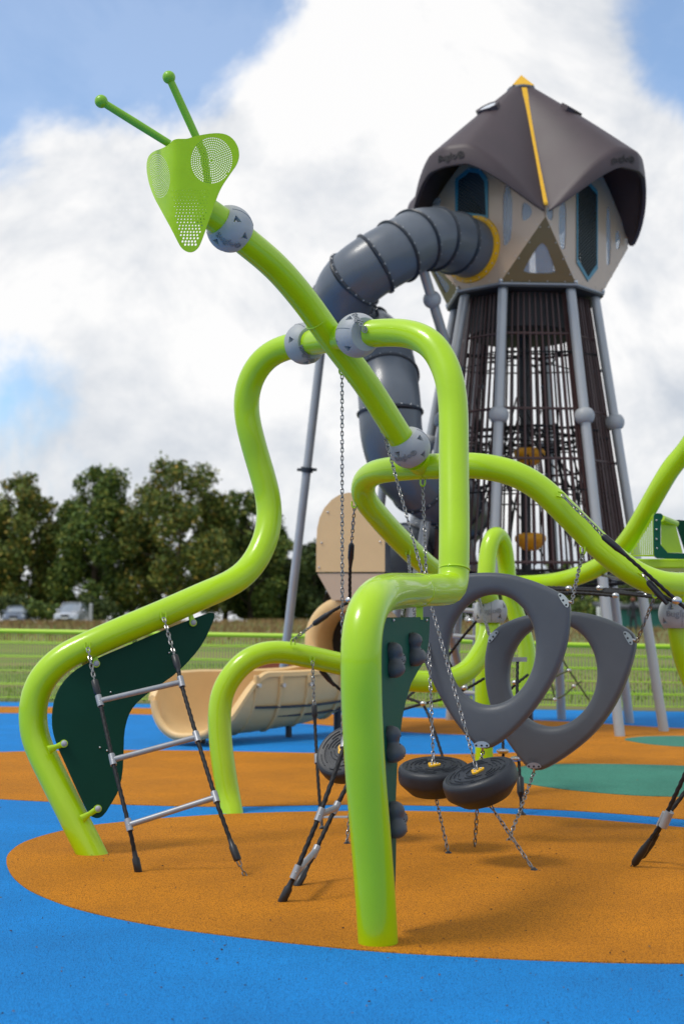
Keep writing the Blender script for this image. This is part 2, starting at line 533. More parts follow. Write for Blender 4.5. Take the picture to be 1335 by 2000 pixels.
gr1 = [(985, 1515), (1000, 1503), (1040, 1496), (1120, 1494), (1230, 1495), (1335, 1498), (1600, 1510), (1900, 1540), (1600, 1570), (1335, 1559), (1241, 1557), (1120, 1547), (1040, 1536), (1000, 1526)]
sheet('green_rubber_patch', closed_smooth([G(*p) for p in gr1]), .012, TEALG)
gr2 = [(1214, 1446), (1235, 1442), (1261, 1440), (1335, 1439), (1600, 1445), (1600, 1470), (1335, 1461), (1270, 1456), (1238, 1451)]
sheet('green_rubber_strip', closed_smooth([G(*p) for p in gr2]), .012, TEALG)

# ---- grass blades
def blades(name, m, n, x0, x1, y0, y1, h0, h1, w0, kind='stuff', seed=1, pw=1.0, lab=None):
    rg = np.random.default_rng(seed)
    y = y0 + (y1 - y0) * rg.random(n) ** pw
    x = (x0 + (x1 - x0) * rg.random(n)) * (y / y1) ** .7
    a = rg.random(n) * 6.28; h = h0 + (h1 - h0) * rg.random(n) ** 1.5
    lean = rg.normal(0, .22, (n, 2))
    vs_ = np.zeros((n, 4, 3))
    z = np.array([hgt(xx, yy) for xx, yy in zip(x, y)]) - .03
    dx, dy = np.cos(a) * w0 / 2, np.sin(a) * w0 / 2
    vs_[:, 0] = np.stack([x - dx, y - dy, z], 1); vs_[:, 1] = np.stack([x + dx, y + dy, z], 1)
    vs_[:, 2] = np.stack([x + dx * .3 + lean[:, 0] * h, y + dy * .3 + lean[:, 1] * h, z + h], 1)
    vs_[:, 3] = np.stack([x - dx * .3 + lean[:, 0] * h, y - dy * .3 + lean[:, 1] * h, z + h], 1)
    me = bpy.data.meshes.new(name)
    me.from_pydata(vs_.reshape(-1, 3).tolist(), [], [(4 * i, 4 * i + 1, 4 * i + 2, 4 * i + 3) for i in range(n)])
    me.materials.append(m)
    o = bpy.data.objects.new(name, me); COL.objects.link(o); o['kind'] = 'stuff'
    return o
VERGE = mat('verge_blades', (.1, .15, .02), .85, island=[(0, (.05, .09, .010)), (.5, (.09, .145, .016)), (.8, (.15, .17, .035)), (1, (.26, .20, .08))])
blades('grass', VERGE, 12000, -17, 15, 23.2, 40, .03, .08, .03, seed=3)
CRUMB = mat('crumbs', (.05, .03, .015), .9, island=[(0, (.015, .010, .006)), (.6, (.07, .03, .01)), (1, (.20, .12, .05))])
def litter():
    rr = random.Random(9); mb = MB()
    for i in range(260):
        px, py = rr.uniform(-60, 1400), 1400 + 620 * rr.random() ** .8
        p = G(px, py, .0125); s_ = rr.uniform(.002, .0055); a = rr.uniform(0, 6.28); k = rr.randint(4, 6)
        mb.add([p + V((math.cos(a + 6.283 * j / k) * s_ * rr.uniform(.6, 1.6), math.sin(a + 6.283 * j / k) * s_ * rr.uniform(.6, 1.6), rr.uniform(-.002, .003))) for j in range(k)] + [p + V((0, 0, .004))],
               [(j, (j + 1) % k, k) for j in range(k)])
    o = mb.build('leaf_litter', CRUMB, None, 0); o['kind'] = 'stuff'
litter()
blades('dry_grass', DRY, 24000, -34, 30, 56, 101, .12, .32, .06, seed=5, pw=.7)

# ---- trees
def leaves_mesh(name, cen, n, size, m, parent, seed, blobs):
    rg = np.random.default_rng(seed)
    bl = np.array(blobs)                     # x,y,z,rx,rz
    wts = (bl[:, 3] ** 2 * bl[:, 4]); wts /= wts.sum()
    k = rg.choice(len(bl), n, p=wts)
    d = rg.normal(0, 1, (n, 3)); d /= np.linalg.norm(d, axis=1)[:, None]
    rad = rg.random(n) ** .36
    rad *= 1 + .16 * rg.normal(0, 1, n)
    p = bl[k, :3] + d * rad[:, None] * np.stack([bl[k, 3], bl[k, 3], bl[k, 4]], 1)
    u = rg.normal(0, 1, (n, 3)); u /= np.linalg.norm(u, axis=1)[:, None]
    q = rg.normal(0, 1, (n, 3)); q -= (q * u).sum(1)[:, None] * u; q /= np.linalg.norm(q, axis=1)[:, None]
    s_ = size * (.5 + rg.random(n) * .9)
    vs_ = np.stack([p - u * s_[:, None] * .5, p + q * s_[:, None] * .38, p + u * s_[:, None] * .5, p - q * s_[:, None] * .38], 1).reshape(-1, 3)
    vs_ -= np.array(root_loc(parent))
    me = bpy.data.meshes.new(name)
    me.from_pydata(vs_.tolist(), [], [(4 * i, 4 * i + 1, 4 * i + 2, 4 * i + 3) for i in range(n)])
    me.materials.append(m)
    o = bpy.data.objects.new(name, me); COL.objects.link(o); o.parent = parent
    return o
def tree(x, y, h, wd, m, label, seed, n=8000, leaf=.36, low=.10, conic=.0, name='broadleaf_tree', group='trees behind the meadow'):
    rr = random.Random(seed)
    z0 = hgt(x, y) - .1
    root = thing(name, label, 'tree', (x, y, z0), group)
    h *= .90
    tr = MB()
    lean = rr.uniform(-.3, .3)
    pts = [V((x, y, z0)), V((x + lean * .3, y, z0 + h * .25)), V((x + lean, y + .2, z0 + h * .55)), V((x + lean * 1.2, y, z0 + h * .88))]
    tp = spline(pts, .8, 1)
    tr.tube(tp, [max(.04, .026 * h * (1 - i / len(tp))) for i in range(len(tp))], 8)
    blobs = []
    nb = int(14 + wd * 1.6)
    for i in range(nb):
        t = low + (1 - low) * ((i + .5) / nb)
        prof = (math.sin(math.pi * min(1, (t * .80 + .13))) ** .6) * (1 - conic) + conic * (1 - t) * 1.1
        a = i * 2.4 + rr.uniform(-.5, .5)
        rr_ = wd / 2 * prof * rr.uniform(.45, .92)
        br = wd * rr.uniform(.09, .17) * (.6 + .5 * prof)
        bz = br * rr.uniform(.75, 1.2)
        c = V((x + math.cos(a) * rr_, y + math.sin(a) * rr_, z0 + h * t - bz * .7 * (t > .75)))
        blobs.append((c.x, c.y, c.z, br, bz))
        if i % 2 == 0:
            b0 = tp[min(len(tp) - 1, int(len(tp) * t * .8))]
            tr.tube([b0, b0.lerp(c, .5) + V((0, 0, .2)), c], [.008 * h, .005 * h, .02], 6)
    blobs.append((x, y, z0 + h * .93, wd * .11, h * .07))
    tr.build('trunk', BARK, root, 50)
    leaves_mesh('crown', None, n, leaf, m, root, seed, blobs)
def txat(px, d): return (px - CX) / F * d
tl = [(40, 128, 15.3, 8.4, LEAFA, 'tall rounded olive-brown tree leftmost in the row behind the parked cars'),
      (112, 134, 10.5, 5.0, LEAFD, 'lower dark tree filling the dip between the first two tall left trees'),
      (187, 126, 15.9, 9.0, LEAFG, 'tall dark green tree rising behind the gap between the two cars'),
      (262, 136, 12.0, 6.5, LEAFD, 'shorter dark tree wedged between the two tallest crowns'),
      (345, 124, 16.2, 11.2, LEAFA, 'largest tree with yellowing autumn leaves behind the bent green arm'),
      (440, 133, 12.5, 7.0, LEAFG, 'medium dark green tree right of the big autumn tree'),
      (490, 129, 13.5, 8.0, LEAFG, 'dark tree with a domed top behind the green arm bend'),
      (556, 137, 9.4, 7.0, LEAFG, 'low rounded dark tree just left of the leaning grey pole'),
      (-40, 130, 13.0, 9.0, LEAFG, 'dark tree at the left end of the tree row'),
      (617, 130, 8.4, 6.5, LEAFD, 'low dark tree between the leaning pole and the beige housing')]
for i, (px, d, h, wd, m, lab) in enumerate(tl):
    tree(txat(px, d), d, h, wd, m, lab, 100 + i, n=int(2100 * wd + 3500 * (h > 12)), leaf=.31)
tr2 = [(700, 142, 8.0, 8, LEAFD, 'dark low tree behind the slate slide tube loops'),
       (775, 146, 7.0, 7, LEAFG, 'low green tree behind the lower slide tube'),
       (850, 140, 7.6, 8, LEAFD, 'dark low tree behind the green vertical arm'),
       (925, 146, 6.8, 7, LEAFG, 'low bushy tree behind the upper left of the front grey ring'),
       (1000, 142, 6.3, 7, LEAFD, 'low dark tree seen through the bars left of the tower mast'),
       (1075, 138, 6.9, 4.2, LEAFA, 'yellowish pointed tree seen through the bars right of the tower mast'),
       (1105, 144, 7.3, 3.8, LEAFG, 'narrow pointed green tree by the right bars of the tower'),
       (1150, 140, 5.6, 7, LEAFD, 'dark low tree behind the horizontal rope net'),
       (1215, 136, 5.0, 7, LEAFG, 'green low tree above the roof of the teal shed'),
       (1275, 132, 5.4, 7, LEAFD, 'dark low tree behind the right end of the teal shed'),
       (1345, 134, 5.6, 8, LEAFG, 'low green tree at the right edge of the photo')]
for i, (px, d, h, wd, m, lab) in enumerate(tr2):
    con = .7 if wd < 5 else 0
    tree(txat(px, d), d, h, wd, m, lab, 200 + i, n=int(1000 * wd), leaf=.31, conic=con, low=.05, group='low trees behind the tower')
def bush(px, d, h, wd, m, lab, seed):
    x = txat(px, d); z0 = hgt(x, d)
    root = thing('bush', lab, 'bush', (x, d, z0), 'bushes along the far edge of the meadow')
    rr = random.Random(seed)
    st = MB()
    bl = []
    for k in range(7):
        c = V((x + rr.uniform(-.4, .4) * wd, d + rr.uniform(-.5, .5), z0 + h * rr.uniform(.35, .7)))
        bl.append((c.x, c.y, c.z, wd * .22, h * .32)); st.tube([V((x + rr.uniform(-.2, .2), d, z0 - .1)), c], [.05, .02], 5)
    st.build('stem', BARK, root)
    leaves_mesh('foliage', None, int(900 * wd * h / 3), .22, m, root, seed, bl)
bush(95, 108, 1.9, 3.0, LEAFG, 'green bush growing between the two parked cars', 1)
bush(15, 118, 2.6, 4.0, LEAFD, 'dark bush behind the left parked car', 2)
bush(190, 116, 2.4, 3.6, LEAFD, 'dark bush right of the right parked car', 3)
bush(1140, 84, 1.7, 4.0, LEAFG, 'green bush beside the white notice board', 4)
bush(1275, 80, 1.9, 4.2, LEAFD, 'dark bush right of the teal shed', 5)
bush(905, 90, 1.8, 4.4, LEAFD, 'dark bush seen through the front grey ring', 6)

# ---- parked cars
def car(px, d, label, paint, glassy, yaw, sc=1.0, grp='cars parked beyond the meadow', suv=False):
    x = txat(px, d); z0 = hgt(x, d) + .02
    root = thing('parked_car', label, 'car', (x, d, z0), grp)
    M_ = Matrix.Rotation(yaw, 3, 'Z')
    def T_(p): return V((x, d, z0)) + M_ @ (V(p) * sc)
    H_ = 1.62 if suv else 1.46
    def loft(secs, name, m, par=root):
        mb = MB(); vs_ = []; k = 12
        for (yy, wb, wt, zb, zt) in secs:
            ring_ = [(-wb, zb), (-wb * 1.0, zb + (zt - zb) * .35), (-wb * .99, zb + (zt - zb) * .7), (-wt, zt - .05), (-wt * .85, zt), (-wt * .3, zt + .015),
                     (wt * .3, zt + .015), (wt * .85, zt), (wt, zt - .05), (wb * .99, zb + (zt - zb) * .7), (wb, zb + (zt - zb) * .35), (wb, zb)]
            vs_ += [T_((a, yy, b)) for a, b in ring_]
        fs = [(i * k + j, i * k + (j + 1) % k, (i + 1) * k + (j + 1) % k, (i + 1) * k + j) for i in range(len(secs) - 1) for j in range(k)]
        fs += [tuple(range(k - 1, -1, -1)), tuple((len(secs) - 1) * k + j for j in range(k))]
        mb.add(vs_, fs)
        return mb.build(name, m, par, 45)
    loft([(-2.15, .72, .62, .32, .62), (-2.05, .84, .74, .25, .80), (-1.6, .89, .78, .22, .92), (-.95, .90, .80, .22, 1.0), (0, .90, .80, .22, 1.0), (1.5, .89, .78, .22, 1.02), (2.0, .86, .72, .28, .95), (2.15, .76, .62, .4, .8)], 'body', paint)
    loft([(-1.0, .78, .74, .96, 1.0), (-.35, .77, .60, .96, H_ - .05), (.9, .77, .60, .96, H_ - .04), (1.75, .76, .66, .96, 1.06)], 'windscreen', glassy)
    loft([(-.40, .60, .58, H_ - .05, H_ - .01), (-.1, .61, .58, H_ - .06, H_ + .02), (.85, .61, .58, H_ - .06, H_ + .02), (1.05, .58, .56, H_ - .08, H_ - .01)], 'roof', paint)
    for sx in (-1, 1):
        mb = MB(); mb.tube([T_((sx * .80, -.98, .98)), T_((sx * .625, -.38, H_ - .03))], .035, 6); mb.build('pillar', paint, root)
        mb = MB(); mb.sphere(T_((sx * .60, -2.03, .66)), .16 * sc, 12, 8, (1.15, .5, .6)); mb.build('headlight', mat_hl, root)
        mb = MB(); mb.sphere(T_((sx * .97, -.72, 1.03)), .11 * sc, 10, 8, (1.1, .6, .8)); mb.build('mirror', paint, root)
        for yy in (-1.35, 1.35):
            mb = MB(); c = T_((sx * .80, yy, .31)); ax = M_ @ V((sx, 0, 0))
            mb.lathe([(.20, -.1), (.31, -.1), (.325, -.06), (.325, .06), (.31, .1), (.20, .1)], c, ax, 24)
            wh = mb.build('wheel', SLEEVE, root)
            mb = MB(); mb.lathe([(.02, .06), (.19, .08), (.20, .105), (.05, .112)], c, ax, 20); mb.build('rim', ALU, wh)
    mb = MB(); mb.box(T_((0, -2.14, .60)), (.62 * sc, .08, .17 * sc), M_); mb.build('grille', SLEEVE, root)
    mb = MB(); mb.box(T_((0, -2.12, .36)), (1.25 * sc, .10, .12 * sc), M_); mb.build('bumper_vent', SLEEVE, root)
    mb = MB(); mb.box(T_((0, -2.19, .44)), (.5 * sc, .03, .11 * sc), M_); mb.build('number_plate', mat('plate_white', (.7, .7, .7), .5), root)
mat_hl = mat('headlight_glass', (.75, .8, .85), .1, coat=1)
CARB = mat('blue_grey_car_paint', (.16, .19, .25), .25, metal=.4, coat=1)
CARS = mat('silver_car_paint', (.50, .52, .56), .25, metal=.4, coat=1)
GLS = mat('windscreen_glass', (.20, .24, .28), .06, coat=1)
car(37, 108, 'blue-grey car parked facing the playground, left of the two', CARB, GLS, R(4))
car(144, 106, 'silver car parked facing the playground, right of the two', CARS, GLS, R(-5), 1.0, suv=True)
pb = MB(); pb.cyl((txat(179, 100), 100, 1.4), (txat(179, 100), 100, 2.75), .12, 10); pb.sphere((txat(179, 100), 100, 2.75), .12, 10, 6)
tag(pb.build('bollard', POLE), 'grey post standing right of the silver car', 'post')

# ---- shed, notice board, person far right
SHEDM = mat('teal_shed_boards', (.02, .15, .12), .6, var=.2, vscale=4)
SHEDR = mat('shed_roof_grey', (.05, .055, .06), .7)
WHITEM = mat('white_board', (.72, .74, .74), .5)
def shed():
    d = 78; x = txat(1262, d); z0 = hgt(x, d)
    r_ = thing('shed', 'low teal shed with a dark roof beyond the fence at the right', 'shed', (x, d, z0))
    zt = P(1262, 1187, d).z; w_ = 4.6
    mb = MB(); mb.box((x, d + 1.2, (z0 + zt) / 2 - .1), (w_, 2.4, zt - z0)); 
    for i in range(15): mb.box((x - w_ / 2 + .15 + i * .3, d - .015, (z0 + zt) / 2 - .1), (.02, .02, zt - z0))
    mb.build('wall', SHEDM, r_, 30)
    mb = MB(); a = .25
    mb.add([(x - w_ / 2 - a, d - a, zt - .08), (x + w_ / 2 + a, d - a, zt - .08), (x + w_ / 2 + a, d + 2.7, zt + .2), (x - w_ / 2 - a, d + 2.7, zt + .2),
            (x - w_ / 2 - a, d - a, zt + .06), (x + w_ / 2 + a, d - a, zt + .06), (x + w_ / 2 + a, d + 2.7, zt + .36), (x - w_ / 2 - a, d + 2.7, zt + .36)],
           [(0, 3, 2, 1), (4, 5, 6, 7), (0, 1, 5, 4), (1, 2, 6, 5), (2, 3, 7, 6), (3, 0, 4, 7)])
    mb.build('roof', SHEDR, r_, 30)
    mb = MB(); mb.box((x - .6, d - .04, z0 + .55), (.8, .05, 1.1)); mb.build('door', mat('shed_door_teal', (.015, .11, .09), .6), r_, 30)
shed()
def notice():
    d = 60; a, b = P(1163, 1186, d), P(1186, 1207, d); c = (a + b) / 2
    r_ = thing('notice_board', 'white notice board on posts left of the teal shed', 'sign', (c.x, d, hgt(c.x, d)))
    mb = MB(); mb.box((c.x, d, c.z), (b.x - a.x, .05, a.z - b.z)); bevel(mb.build('panel', WHITEM, r_, 30), .02)
    mb = MB()
    for k, wd in ((.14, .30), (.07, .22), (-.02, .34), (-.1, .26)): mb.box((c.x, d - .032, c.z + k), (wd, .01, .022))
    mb.build('printed_lines', BLACKM, r_, 30)
    for s_ in (-1, 1):
        mb = MB(); mb.cyl((c.x + s_ * .2, d + .04, hgt(c.x, d) - .1), (c.x + s_ * .2, d + .04, c.z + .25), .025, 8); mb.build('post', POLE, r_)
notice()
def person():
    d = 66; x = txat(1234, d); z0 = hgt(x, d) - .02
    top = P(1234, 1208, d).z; s_ = 1.7 / 1.7
    z0 = max(z0, top - 1.72)
    r_ = thing('person', 'distant person in dark clothes walking beyond the fence by the teal shed', 'person', (x, d, z0))
    js = [((0, 0, .92), .13), ((0, 0, 1.15), .125), ((0, 0, 1.38), .15), ((0, 0, 1.48), .06), ((0, -.02, 1.62), .10), ((0, -.01, 1.70), .07),
          ((.09, 0, .86), .09), ((.11, -.10, .48), .06), ((.11, -.04, .08), .04), ((.11, -.18, .04), .04),
          ((-.09, 0, .86), .09), ((-.10, .10, .48), .06), ((-.10, .22, .10), .04), ((-.10, .12, .04), .04),
          ((.20, 0, 1.36), .06), ((.25, .08, 1.10), .045), ((.25, -.02, .88), .032), ((-.20, 0, 1.36), .06), ((-.25, -.08, 1.10), .045), ((-.25, -.16, .90), .032)]
    ed = [(0, 1), (1, 2), (2, 3), (3, 4), (4, 5), (0, 6), (6, 7), (7, 8), (8, 9), (0, 10), (10, 11), (11, 12), (12, 13), (2, 14), (14, 15), (15, 16), (2, 17), (17, 18), (18, 19)]
    me = bpy.data.meshes.new('body'); me.from_pydata([V(a) for a, _ in js], ed, [])
    o = bpy.data.objects.new('body', me); COL.objects.link(o); o.parent = r_
    sk = o.modifiers.new('skin', 'SKIN'); su = o.modifiers.new('sub', 'SUBSURF'); su.levels = su.render_levels = 1
    for i, (_, rr) in enumerate(js):
        me.skin_vertices[0].data[i].radius = (rr, rr * .8)
    me.skin_vertices[0].data[0].use_root = True
    me.materials.append(mat('dark_clothes', (.02, .022, .03), .8))
    mb = MB(); mb.sphere(V((x, d - .01, z0 + 1.68)), .115, 12, 8, (1, 1.05, .9)); mb.build('hair', mat('reddish_hair', (.16, .05, .03), .8), r_)
person()

# ---- fence
def fence():
    rows = [(-700, 1223), (-500, 1226), (0, 1232), (640, 1243.5), (1147, 1260.5), (1300, 1263), (1900, 1272)]
    def rail(px):
        for (a, ya), (b, yb) in zip(rows, rows[1:]):
            if px <= b: return ya + (yb - ya) * (px - a) / (b - a)
        return rows[-1][1]
    a, b = G(-650, 1371 + 19 * -650 / 1335 - 1.5), G(1850, 1371 + 19 * 1850 / 1335 - 1.5)
    r_ = thing('mesh_fence', 'lime green wire mesh fence running behind the playground', 'fence', a)
    n = int((b - a).length / .05)
    def at(t):
        p = a.lerp(b, t); dd = (p - CAM).dot(FWD); px = CX + p.x / dd * F
        # depth changes little with height: solve height from the rail row
        q = W(px, rail(px), p, V((0, 1, 0))); return p, q.z
    mb = MB()
    e = (b - a).normalized(); hw = .0048
    for i in range(n + 1):
        p, z = at(i / n)
        mb.add([p - e * hw + V((0, 0, .04)), p + e * hw + V((0, 0, .04)), p + e * hw + V((0, 0, z)), p - e * hw + V((0, 0, z)),
                p + V((0, hw * 1.6, .04)), p + V((0, hw * 1.6, z))], [(0, 1, 2, 3), (1, 4, 5, 2), (4, 0, 3, 5)])
    for fz in (.06, .24, .26, .44, .63, .65, .83, .85):
        pts = []
        for i in range(0, 41):
            p, z = at(i / 40); pts.append(p + V((0, -.006, z * fz)))
        mb.tube(pts, .0065, 4)
    mb.build('mesh_panel', FENCEM, r_, 0)
    mb = MB(); pts = []
    for i in range(41):
        p, z = at(i / 40); pts.append(p + V((0, 0, z)))
    mb.tube(pts, .036, 10); mb.build('top_rail', FENCEM, r_)
    for px in (-300, 261, 860, 1420):
        p = G(px, 1371 + 19 * px / 1335 - 2.5); z = W(px, rail(px), p, V((0, 1, 0))).z
        mb = MB(); mb.box((p.x, p.y + .04, z / 2), (.07, .05, z - .02)); mb.build('post', BLACKM if px in (261,) else FENCEM, r_, 30)
fence()

# ================================================================== MANTIS CLIMBER
DT = .076            # tube radius
RB = .123            # joint ball radius
def path(pts, step=.03, smooth=6):
    return spline([P(*p) for p in pts], step, smooth)
mroot = thing('mantis_climber', 'large lime green tube climbing frame shaped like a praying mantis, in front of everything', 'climbing frame', G(738, 1845))
def tube_part(name, pts, r=DT, m=LIME, root=mroot, seg=36, step=.03, smooth=6, toground=False):
    pp = path(pts, step, smooth)
    if toground:
        e = pp[-1]; t = (pp[-1] - pp[-3]).normalized(); pp.append(e + t * .12)
    mb = MB(); mb.tube(pp, r, seg); return mb.build(name, m, root, 40)
neck = [(395, 408, 7.34), (421.5, 425.5, 7.38), (478, 470, 7.5), (540, 523, 7.68), (598.6, 592, 7.86), (653.7, 669.5, 8.02), (714, 748.7, 8.14), (783, 857, 8.30), (808, 893, 8.36), (832, 913, 8.44)]
tube_part('body_tube', neck)
XL, XR = P(595, 671, 8.32), P(698, 655, 7.80)
armL = [(577, 674, 8.34), (555, 679, 8.38), (524, 694, 8.42), (499, 722, 8.45), (483, 762, 8.48), (481, 805, 8.5), (490, 850, 8.5), (501, 890, 8.52), (513, 930, 8.52), (524, 975, 8.52), (526, 1008, 8.5), (521, 1045, 8.45), (503, 1088, 8.38), (478, 1120, 8.3), (445, 1142, 8.2), (407, 1158.5, 8.1), (311, 1201, 7.9), (216, 1241, 7.76), (170, 1262, 7.72), (130, 1281, 7.7), (100, 1305, 7.68), (77, 1335, 7.67), (66, 1370, 7.67), (64, 1409, 7.66), (71, 1447, 7.65), (90, 1489, 7.62), (136, 1581, 7.56), (180, 1668, 7.52)]
tube_part('left_arm', armL, toground=True)
armR = [(716, 652, 7.78), (745, 650, 7.74), (781, 650, 7.66), (812, 656, 7.58), (842, 673, 7.5), (864, 705, 7.44), (879, 750, 7.38), (884.6, 800, 7.34), (885.6, 897, 7.24), (886.6, 1010, 7.1), (886.3, 1070, 7.03), (885.5, 1105, 7.0), (885, 1132, 6.98), (882, 1147, 6.95), (868, 1151, 6.85), (850, 1152, 6.7), (814.7, 1153, 6.42), (782, 1154, 6.0), (757, 1157, 5.72), (735, 1167, 5.5), (718, 1190, 5.38), (709, 1220, 5.32), (705, 1258, 5.29), (704.7, 1310, 5.28), (707, 1400, 5.3), (714, 1519.5, 5.32), (724, 1640, 5.35), (733.8, 1771, 5.38), (738, 1845, 5.40)]
tube_part('right_arm', armR, smooth=3, toground=True)
mb = MB(); mb.tube([XL.lerp(XR, t) for t in (-.02, .3, .7, 1.02)], DT * .97, 32); mb.build('shoulder_tube', LIME, mroot)
loopQ = [(832, 911, 8.42), (800, 913, 8.5), (769.7, 916, 8.6), (742, 920, 8.72), (722, 928, 8.84), (709, 944, 8.95), (707, 962, 9.0), (714, 978, 9.05), (728, 996, 9.12), (758, 1031, 9.28), (801, 1075, 9.5), (831, 1103, 9.7), (870, 1130, 9.95), (905, 1146, 10.15), (935, 1155, 10.3), (952, 1164, 10.4), (957, 1190, 10.45)]
tube_part('rear_loop', loopQ)
loopQ2 = [(832, 911, 8.42), (855, 911, 8.38), (917, 908.7, 8.3), (972, 915.6, 8.27), (1013.6, 929, 8.25), (1056, 955, 8.25), (1090, 987, 8.25), (1120.5, 1018, 8.25), (1154, 1051.5, 8.25), (1188, 1083, 8.22), (1221, 1109, 8.2), (1254, 1128.5, 8.2), (1286, 1140, 8.2), (1335, 1144, 8.3), (1380, 1135, 8.5), (1430, 1120, 8.9), (1470, 1110, 9.4)]
tube_part('side_beam', loopQ2)
lowM = [(957, 1205, 10.45), (955, 1233, 10.4), (952, 1252, 10.36), (939, 1275, 10.3), (917, 1306, 10.2), (886, 1325, 10.1), (850, 1331, 10.0), (819, 1331, 9.95), (760, 1322, 9.85), (700, 1305, 9.75), (665, 1297, 9.7), (594, 1281, 9.6), (547, 1273, 9.55), (513, 1276, 9.5), (481, 1290, 9.45), (455, 1316, 9.42), (435, 1351, 9.4), (428.5, 1390, 9.38), (430, 1440, 9.35), (437, 1500, 9.31), (447, 1560, 9.27), (452, 1587, 9.22)]
tube_part('low_arch', lowM, toground=True)
rleg = [(1326, 1215, 8.35), (1330, 1240, 8.35), (1336, 1275, 8.35), (1352, 1320, 8.35), (1380, 1380, 8.3), (1420, 1480, 8.2), (1450, 1590, 8.8)]
rl = [P(*p) for p in rleg[:-1]] + [G(1445, 1625)]
mb = MB(); mb.tube(spline(rl, .03, 5) + [G(1445, 1625, -.1)], DT, 36); mb.build('right_leg', LIME, mroot)
mb = MB(); mb.tube([P(1326, 1150, 8.3), P(1327, 1200, 8.34)], DT, 32); mb.build('right_stub', LIME, mroot)
# weld gusset below the lower ball
mb = MB(); mb.tube([P(812, 896, 8.36), P(822, 905, 8.40), P(831, 913, 8.44)], [DT * 1.0, DT * 1.02, DT * .6], 28); mb.build('weld_stub', LIME, mroot)

def weld(pts_px, i, root=mroot):
    pass
for a, b, rr_ in ((P(886.3, 1112, 6.99), P(885.5, 1135, 6.97), 1), (P(620, 625, 7.93), P(640, 652, 7.98), 1), (P(700, 730, 8.12), P(712, 746, 8.14), 1), (P(815, 1153, 6.42), P(800, 1153.5, 6.25), 1)):
    t_ = (b - a).normalized(); mb = MB(); mb.lathe([(DT - .002, -.005), (DT + .0016, -.003), (DT + .0022, 0), (DT + .0016, .003), (DT - .002, .005)], a, t_, 36); mb.build('weld_seam', LIME, mroot, 60)

# --- joint ball: truncated sphere with triangular bolt pockets (one mesh, cut once)
def make_ball():
    me0 = bpy.data.meshes.new('ball0')
    mb = MB(); n = 20
    zc = .083
    a0 = math.asin(zc / RB)
    prof = [(.07, -zc + .004), (math.cos(a0) * RB - .006, -zc)] + [(RB * math.cos(-a0 + 2 * a0 * i / n), RB * math.sin(-a0 + 2 * a0 * i / n)) for i in range(n + 1)] + [(math.cos(a0) * RB - .006, zc), (.07, zc - .004)]
    mb.lathe(prof, (0, 0, 0), (0, 0, 1), 64)
    me0.from_pydata(mb.v, [], mb.f)
    ob = bpy.data.objects.new('ball0', me0); COL.objects.link(ob)
    cut = MB()
    bolts = MB()
    for k in range(4):
        for s_ in (-1, 1):
            az = R(45 + 90 * k + (12 if s_ > 0 else -12)); el = s_ * R(20)
            dr = V((math.cos(az) * math.cos(el), math.sin(az) * math.cos(el), math.sin(el)))
            t1 = V((-math.sin(az), math.cos(az), 0)); t2 = dr.cross(t1).normalized()
            o_ = dr * (RB + .012); i_ = dr * (RB - .030)
            sh_ = .020
            tri = [t1 * -sh_ + t2 * -sh_ * .8, t1 * sh_ + t2 * -sh_ * .8, t2 * sh_ * 1.25]
            k0 = len(cut.v)
            cut.add([o_ + p * 1.35 for p in tri] + [i_ + p * .45 for p in tri], [(0, 1, 2), (5, 4, 3), (0, 3, 4, 1), (1, 4, 5, 2), (2, 5, 3, 0)])
            bolts.cyl(dr * (RB - .036), dr * (RB - .020), .006, 10)
    # seam groove through both poles
    mc = bpy.data.meshes.new('cut'); mc.from_pydata(cut.v, [], cut.f)
    bmx = bmesh.new(); bmx.from_mesh(mc); bmesh.ops.recalc_face_normals(bmx, faces=bmx.faces); bmx.to_mesh(mc); bmx.free()
    bmx = bmesh.new(); bmx.from_mesh(me0); bmesh.ops.recalc_face_normals(bmx, faces=bmx.faces); bmx.to_mesh(me0); bmx.free()
    oc = bpy.data.objects.new('cut', mc); COL.objects.link(oc)
    bo = ob.modifiers.new('b', 'BOOLEAN'); bo.operation = 'DIFFERENCE'; bo.object = oc; bo.solver = 'EXACT'
    bpy.context.view_layer.update()
    me = bpy.data.meshes.new_from_object(ob.evaluated_get(bpy.context.evaluated_depsgraph_get()))
    bpy.data.objects.remove(ob); bpy.data.objects.remove(oc)
    return [v.co.copy() for v in me.vertices], [tuple(p.vertices) for p in me.polygons], bolts
BV, BF, BBOLT = make_ball()
